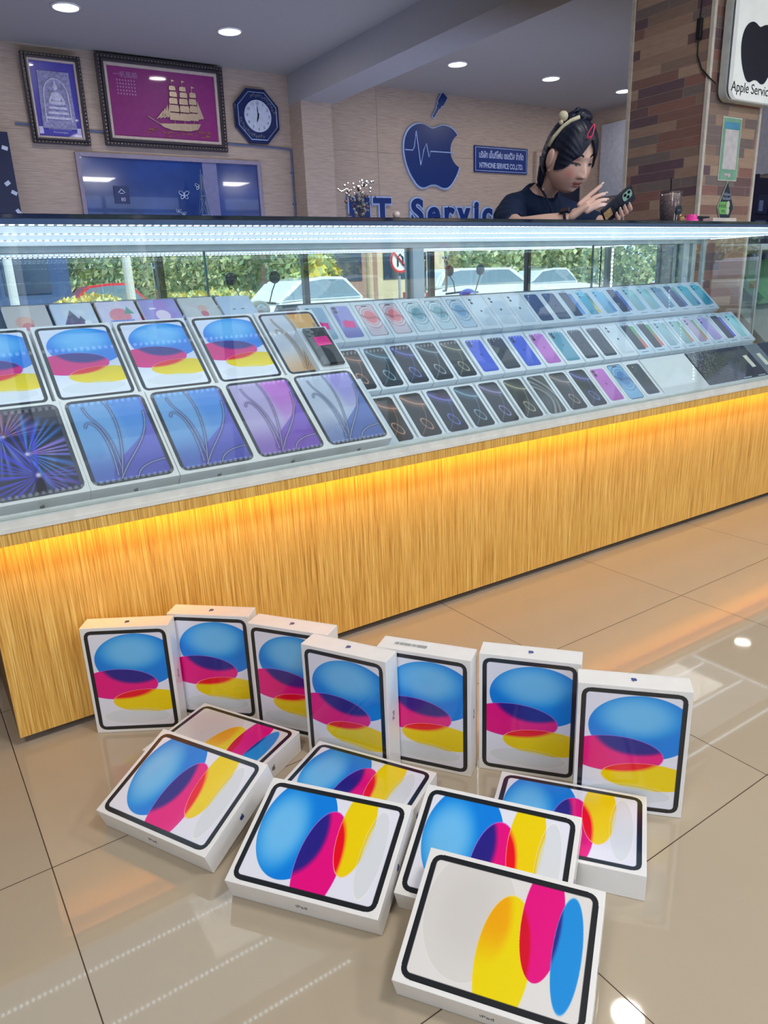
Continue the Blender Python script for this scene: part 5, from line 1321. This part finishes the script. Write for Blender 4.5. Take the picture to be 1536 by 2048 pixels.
# phone frame
PC = Vector((2.432, .462, 1.204)); A_ = Vector((.71, -.34, .62)).normalized(); N_ = Vector((-.16, -.86, -.40)); N_ = (N_-A_*N_.dot(A_)).normalized(); B_ = A_.cross(N_)*-1
if B_.x < 0: B_ = -B_
def pf(b, a, n): return PC+B_*b+A_*a+N_*n
wl = Vector((2.545, .575, 1.160)); wr = Vector((2.292, .575, 1.166))
body = [[(Vector((2.50, 1.16, .93)), .14), (Vector((2.49, 1.09, 1.06)), .145), (Vector((2.475, 1.0, 1.17)), .135), (Vector((2.455, .925, 1.245)), .095), (Vector((2.437, .855, 1.305)), .058), (Vector((2.425, .80, 1.345)), .055), (Vector((2.415, .765, 1.385)), .055)],
 [3, (Vector((2.34, .942, 1.232)), .074), (Vector((2.235, .90, 1.185)), .055), (Vector((2.185, .765, 1.142)), .040), (Vector((2.225, .665, 1.150)), .037), (wr, (.027, .021))],
 [3, (Vector((2.60, .955, 1.232)), .074), (Vector((2.70, .90, 1.185)), .055), (Vector((2.735, .765, 1.142)), .040), (Vector((2.65, .66, 1.150)), .036), (wl, (.027, .021))]]
body_me = skin_eval(body, 2)
body_src = body_me
# right hand: palm + thumb + four fingers pointing at the screen
dR = Vector((.70, -.42, .56)).normalized(); wR = Vector((-.15, -.62, -.70)); wR = (wR-dR*wR.dot(dR)).normalized(); nR = dR.cross(wR)   # towards the phone or away
if nR.dot(PC-wr) < 0: nR = -nR
def hr(d, w, n): return wr+dR*d+wR*w+nR*n
chR = [[(hr(-.02, 0, 0), (.024, .020)), (hr(.02, .0, 0), (.027, .017)), (hr(.055, .002, 0), (.036, .016)), (hr(.084, .002, 0), (.035, .013))]]
fR = []
for w0, L, sp, curl in ((-.028, .092, -.08, .02), (-.009, .092, .0, .40), (.011, .084, .04, .55), (.029, .068, .08, .65)):
    p = hr(.080, w0, 0); fwd = (dR+wR*sp).normalized(); ch = [(hr(.045, w0*.8, 0), .0115), (p, .0098)]
    for k, sg in enumerate((.45, .30, .25)):
        ang = curl*(k+.6)*.55; dv = (fwd*math.cos(ang)+nR*math.sin(ang)).normalized(); p = p+dv*L*sg; ch.append((p, (.0088, .0080, .0070)[k]))
    fR.append(ch)
fR.append([(hr(.012, -.012, .006), .013), (hr(.036, -.030, .022), .0115), (hr(.058, -.030, .042), .0095), (hr(.078, -.026, .054), .0080)])
# left hand in the phone's own frame
chL = [[(wl+(wl-Vector((2.65, .66, 1.150))).normalized()*-.02, (.024, .020)), (wl, (.025, .020)), (pf(.062, -.060, -.002), (.026, .018)), (pf(.056, -.028, -.003), (.022, .016)), (pf(.054, .004, -.003), (.020, .013))]]
fL = []; tipsL = []
for a0, reach in ((.030, .012), (.009, .004), (-.012, .000), (-.032, .006)):
    fL.append([(pf(.054, a0*.6-.012, .0), .0110), (pf(.056, a0, .010), .0098), (pf(.046, a0+.002, .0205), .0090), (pf(.026+reach*.2, a0+.003, .0185), .0082), (pf(.006+reach, a0+.004, .0165), .0072)]); tipsL.append(pf(.006+reach, a0+.004, .0165))
fL.append([(pf(.056, -.020, -.012), .0125), (pf(.050, .010, -.020), .0110), (pf(.036, .034, -.0185), .0095), (pf(.022, .050, -.0165), .0080)])
parts = [(head_me, HM), (ear_me, HM), (body_me, None)]
for ch in [chR, chL]: parts.append((skin_eval(ch, 2), None))
for ch in fR+fL: parts.append((skin_eval([ch], 2), None))
sk = remesh(join_meshes(parts), .0026, 2)
co = np.zeros(len(sk.vertices)*3); sk.vertices.foreach_get('co', co); co = co.reshape(-1, 3)
HI = np.array(HM.inverted()); loc = co@HI[:3, :3].T+HI[:3, 3]
X, Yl, Z = loc[:, 0], loc[:, 1], loc[:, 2]; fr_ = (Yl < -.02) & (Yl > -.14) & (np.abs(X) < .09) & (np.abs(Z) < .14)
c = np.zeros((len(co), 3))+np.array((242, 204, 190.))
def pt(m, col, k=1.0):
    global c
    c = mixc(c, col, np.clip(m*k, 0, 1)*fr_)
pt(g_(np.abs(X), .045, .018)*g_(Z, -.030, .02), (222, 140, 132), .6)
pt(g_(Z, -.0595, .0048)*sstep(.022, .018, np.abs(X)), (170, 100, 98)); pt(g_(Z, -.0705, .0058)*sstep(.018, .013, np.abs(X)), (196, 122, 116))
pt(g_(Z, -.0655, .0014)*sstep(.022, .018, np.abs(X)), (84, 36, 40))
bz = .031+.006*np.sin(np.clip((np.abs(X)-.014)/.04, 0, 1)*PI*.9)
pt(sstep(.0048, .0026, np.abs(Z-bz))*sstep(.013, .016, np.abs(X))*sstep(.055, .049, np.abs(X)), (44, 32, 36), 1)
ez = .0065-.25*(np.abs(X)-.032)**2/.02
pt(sstep(.0040, .0022, np.abs(Z-ez+.0010))*sstep(.016, .019, np.abs(X))*sstep(.050, .046, np.abs(X)), (28, 22, 28))
pt(sstep(.0036, .0018, np.abs(Z-ez+.0056))*sstep(.019, .022, np.abs(X))*sstep(.046, .043, np.abs(X)), (196, 186, 184), .8)
pt(g_(np.abs(X), .033, .0048)*g_(Z, .0012, .0032), (26, 18, 20), 1.1)
pt(g_(np.abs(X), .033, .013)*g_(Z, .012, .006), (170, 116, 108), .55)
pt(g_(np.abs(X), .0085, .0038)*g_(Z, -.0415, .0032), (110, 62, 58), .8)
a = sk.color_attributes.new('Col', 'FLOAT_COLOR', 'POINT'); cc = np.ones((len(co), 4)); cc[:, :3] = lin(c); a.data.foreach_set('color', cc.reshape(-1).astype(np.float32))
sk.materials.clear()
person = link('person', sk, vcol_mat('skin', .5, 0, .35, sss=.08), smooth=True)
setp(person, 'person in black T-shirt with tied-up dark hair, leaning on the counter and tapping a phone', 'person')
# shirt
sm = remesh(body_me, .005, 4); b = bmesh.new(); b.from_mesh(sm)
nk = Vector((2.440, .868, 1.296)); nd = Vector((-.12, -.62, .78)).normalized()
dele = []
for v in b.verts:
    p = v.co; cut = (p-nk).dot(nd) > 0 and (p-nk).length < .14
    cut |= p.y < .795 and abs(p.x-2.44) > .10
    if cut: dele.append(v)
    w = .0028*math.sin(p.z*95+p.x*60)*math.sin(p.x*48+p.y*30)
    v.co = p+v.normal*(.013+w)
bmesh.ops.delete(b, geom=dele, context='VERTS')
for k in range(3): bmesh.ops.smooth_vert(b, verts=[v for v in b.verts if v.is_boundary], factor=.5, use_axis_x=True, use_axis_y=True, use_axis_z=True)
seen = set(); best = []
for v in b.verts:
    if v in seen: continue
    st, isl = [v], []; seen.add(v)
    while st:
        q = st.pop(); isl.append(q)
        for e_ in q.link_edges:
            o_ = e_.other_vert(q)
            if o_ not in seen: seen.add(o_); st.append(o_)
    if len(isl) > len(best): best = isl
best = set(best); bmesh.ops.delete(b, geom=[v for v in b.verts if v not in best], context='VERTS'); b.normal_update()
nrm = {v: v.normal.copy() for v in b.verts if v.is_boundary}
be = [e_ for e_ in b.edges if e_.is_boundary]; vm = {v: b.verts.new(v.co-n_*.010) for v, n_ in nrm.items()}
for e_ in be: b.faces.new((e_.verts[1], e_.verts[0], vm[e_.verts[0]], vm[e_.verts[1]]))
b.to_mesh(sm); b.free(); sm.materials.clear()
SHM = mat('navy_black_cotton', (16, 40, 78), .85, var=.1, vscale=300)
o = link('t_shirt', sm, SHM, person, smooth=True)
# hair shell
HAIR = bpy.data.materials.new('black_hair'); HAIR.use_nodes = True
hb_ = HAIR.node_tree.nodes['Principled BSDF']; nt = NT(HAIR); n_ = nt.noise(nt.coord((220, 220, 14)), 1, 3, .6)
nt.link(nt.ramp(n_, [(.3, (10, 18, 40)), (.75, (34, 44, 74))]), hb_.inputs['Base Color']); hb_.inputs['Roughness'].default_value = .38
bp = nt.new('ShaderNodeBump'); bp.inputs['Strength'].default_value = .5; bp.inputs['Distance'].default_value = .002; nt.link(n_, bp.inputs['Height']); nt.link(bp.outputs[0], hb_.inputs['Normal'])
nu, nv = 200, 160
D = uv_dirs(nu, nv); S = head_surface(D); nx, ny, nz = D[:, 0], D[:, 1], D[:, 2]
line = .64-.98*np.abs(nx-.05)**1.0                      # hairline: parted in the middle, falling to the temples
side = (np.abs(nx) > .78) & (ny < .30)
hair = (ny > .10) | (nz > line)
hair &= ~((np.abs(nx) > .74) & (ny > -.20) & (ny < .32) & (nz < .20))
hair &= nz > -.60
th = .009+.011*sstep(.1, .9, nz)+.010*sstep(.0, .8, ny)+.0006*np.sin(np.arctan2(nx, nz+1e-6)*34)
Hs = S+D*th[:, None]
Hm = sphere_mesh(Hs, nu, nv, hair); b = bmesh.new(); b.from_mesh(Hm); bmesh.ops.delete(b, geom=[v for v in b.verts if not v.link_faces], context='VERTS')
bmesh.ops.recalc_face_normals(b, faces=b.faces)
for k in range(14): bmesh.ops.smooth_vert(b, verts=[v for v in b.verts if v.is_boundary], factor=.5, use_axis_x=True, use_axis_y=True, use_axis_z=True)
for k in range(2): bmesh.ops.smooth_vert(b, verts=list(b.verts), factor=.5, use_axis_x=True, use_axis_y=True, use_axis_z=True)
bmesh.ops.solidify(b, geom=list(b.faces), thickness=.007); b.to_mesh(Hm); b.free()
hr_o = link('hair', Hm, HAIR, person, smooth=True); hr_o.matrix_local = HM
b = MB()
b.sphere((.0, .022, .140), .034, 24, 16, (1.15, .95, .62), M=Matrix.Rotation(.12, 4, 'Y')); b.sphere((-.012, .030, .126), .030, 20, 14, (1.1, 1.0, .7))
for i in range(6):
    a0 = i*1.05; b.tube([(.030*math.cos(a0), .024+.026*math.sin(a0), .118), (.036*math.cos(a0+.6), .024+.030*math.sin(a0+.6), .138), (.016*math.cos(a0+1.5), .022+.014*math.sin(a0+1.5), .160)], .0060, 8, taper=[.8, 1, .5])
o = b.build('hair_bun', HAIR, person, smooth=True); o.matrix_local = HM
b = MB()
for k in range(5):   # loose hair behind the neck
    x = -.045+.022*k; b.tube([(x, .075, -.02), (x*1.1, .072, -.060), (x*1.1, .066, -.100), (x, .062, -.130)], .018, 10, taper=[1, 1, .85, .3])
o = b.build('loose_hair', HAIR, person, smooth=True); o.matrix_local = HM
# hair accessories
FL = mat('cream_fluff', (230, 222, 196), .95, var=.12, vscale=400, bump=.8)
b = MB(); b.tube([(-.022, -.006, .140), (-.048, .004, .124), (-.070, .014, .098), (-.086, .022, .064), (-.094, .028, .030)], .0068, 10); b.sphere((-.066, .030, .130), .0175, 20, 14); b.sphere((-.076, .020, .112), .008, 12, 8)
o = b.build('fluffy_hair_band', FL, person, smooth=True); o.matrix_local = HM; o['label'] = 'cream fluffy hair band with pompom'
b = MB(); ce = Vector((-.012, -.066, .104)); ax = Vector((.30, .25, .60)).normalized(); nn0 = Vector((-.25, -.75, .6)); sd = ax.cross(nn0).normalized()
b.tube([ce+ax*(.026*math.cos(t))+sd*(.0075*math.sin(t)*(1-.55*math.cos(t))) + Vector((0, -.010, .010)) for t in [i*PI/9 for i in range(18)]], .0022, 6, closed=True); b.ico(ce-ax*.020+Vector((0, -.012, .010)), .005, 1)
o = b.build('hair_clip', mat('clip_pink', (240, 60, 120), .3), person); o.matrix_local = HM; o['label'] = 'pink snap hair clip'
b = MB(); b.sphere((-.083, -.001, -.044), .0040, 10, 8); o = b.build('earring', mat('pearl'), person); o.matrix_local = HM
# lanyard, watch, nails, thread bracelet
LAN = mat('lanyard_navy', (20, 36, 70), .6)
b = MB(); b.tube([(2.385, .865, 1.322), (2.372, .826, 1.300), (2.374, .800, 1.268), (2.395, .790, 1.225), (2.425, .800, 1.17), (2.44, .82, 1.135)], .0042, 6); b.build('lanyard', LAN, person)
MB().sphere((2.371, .812, 1.296), .0055, 10, 8).build('lanyard_badge', mat('badge_pink', (240, 180, 200), .3), person)
ax = (wr-Vector((2.225, .665, 1.150))).normalized(); p0 = wr-ax*.022; u = ax.orthogonal().normalized(); v = ax.cross(u)
b = MB(); b.tube([p0+(u*math.cos(t)+v*math.sin(t))*.0295 for t in [i*PI/10 for i in range(20)]], .0058, 8, closed=True)
camdir = (CAM-p0).normalized(); cd = (Vector((-.1, -.5, .85))-ax*Vector((-.1, -.5, .85)).dot(ax)).normalized(); side_ = ax.cross(cd)
Mw = Matrix((side_, ax, cd)).transposed().to_4x4(); Mw.translation = p0+cd*.031
b.box((-.017, -.019, -.004), (.017, .019, .006), .003, M=Mw); b.build('smart_watch', mat('black_watch', (18, 26, 44), .25, coat=.6), person)
NAIL = mat('nail_polish', (240, 222, 214), .2, coat=1)
for ch in fR:
    p, q = Vector(ch[-1][0]), Vector(ch[-2][0]); d = (p-q).normalized(); t = d.orthogonal().normalized(); nn = (-nR-d*(-nR).dot(d)).normalized(); s3 = d.cross(nn)
    Mn = Matrix((s3, d, nn)).transposed().to_4x4(); Mn.translation = p+nn*.0052+d*.002
    MB().sphere((0, 0, 0), .0058, 12, 8, (.85, 1.35, .30), M=Mn).build('finger_nail', NAIL, person, smooth=True)
for p in tipsL:
    nn = N_; d = -B_; s3 = d.cross(nn); Mn = Matrix((s3, d, nn)).transposed().to_4x4(); Mn.translation = p+nn*.0055+d*.001
    MB().sphere((0, 0, 0), .0056, 12, 8, (.85, 1.35, .30), M=Mn).build('finger_nail', NAIL, person, smooth=True)
# held phone
t = empty('held_phone', PC); R = Matrix((B_, A_, N_)).transposed()
t.matrix_world = Matrix.Translation(PC) @ R.to_4x4(); setp(t, 'black mobile phone with mint camera window held up in the left hand of the person', 'phone')
MB().box((-.0375, -.076, -.0045), (.0375, .076, .0045), .0040).build('phone_body', mat('phone_black', (28, 40, 62), .3, coat=.5), t)
MB().box((-.034, -.072, -.0052), (.034, .072, -.0045)).build('screen', mat('lit_screen', (200, 210, 230), .1, emit=(190, 210, 240), es=1.2), t)
b = MB(); b.prism(rr(.034, .044, .012), .0045, .0068, M=Matrix.Translation((-.010, .044, 0))); b.build('camera_window', mat('mint_window', (176, 226, 210), .2, coat=1), t)
b = MB()
for x, y in ((-.018, .054), (-.018, .035), (-.002, .045)): b.lathe([(.0065, .0068), (.0060, .0090)], 14, M=Matrix.Translation((x, y, 0)))
b.build('camera_lens', mat('lens_dark', (20, 30, 34), .1), t)
b = MB(); b.box((-.020, -.072, .0046), (.016, -.036, .0062), .0008); b.build('patterned_charm', mat('orange_white_pattern', (236, 150, 110), .4, var=.45, vscale=260), t)
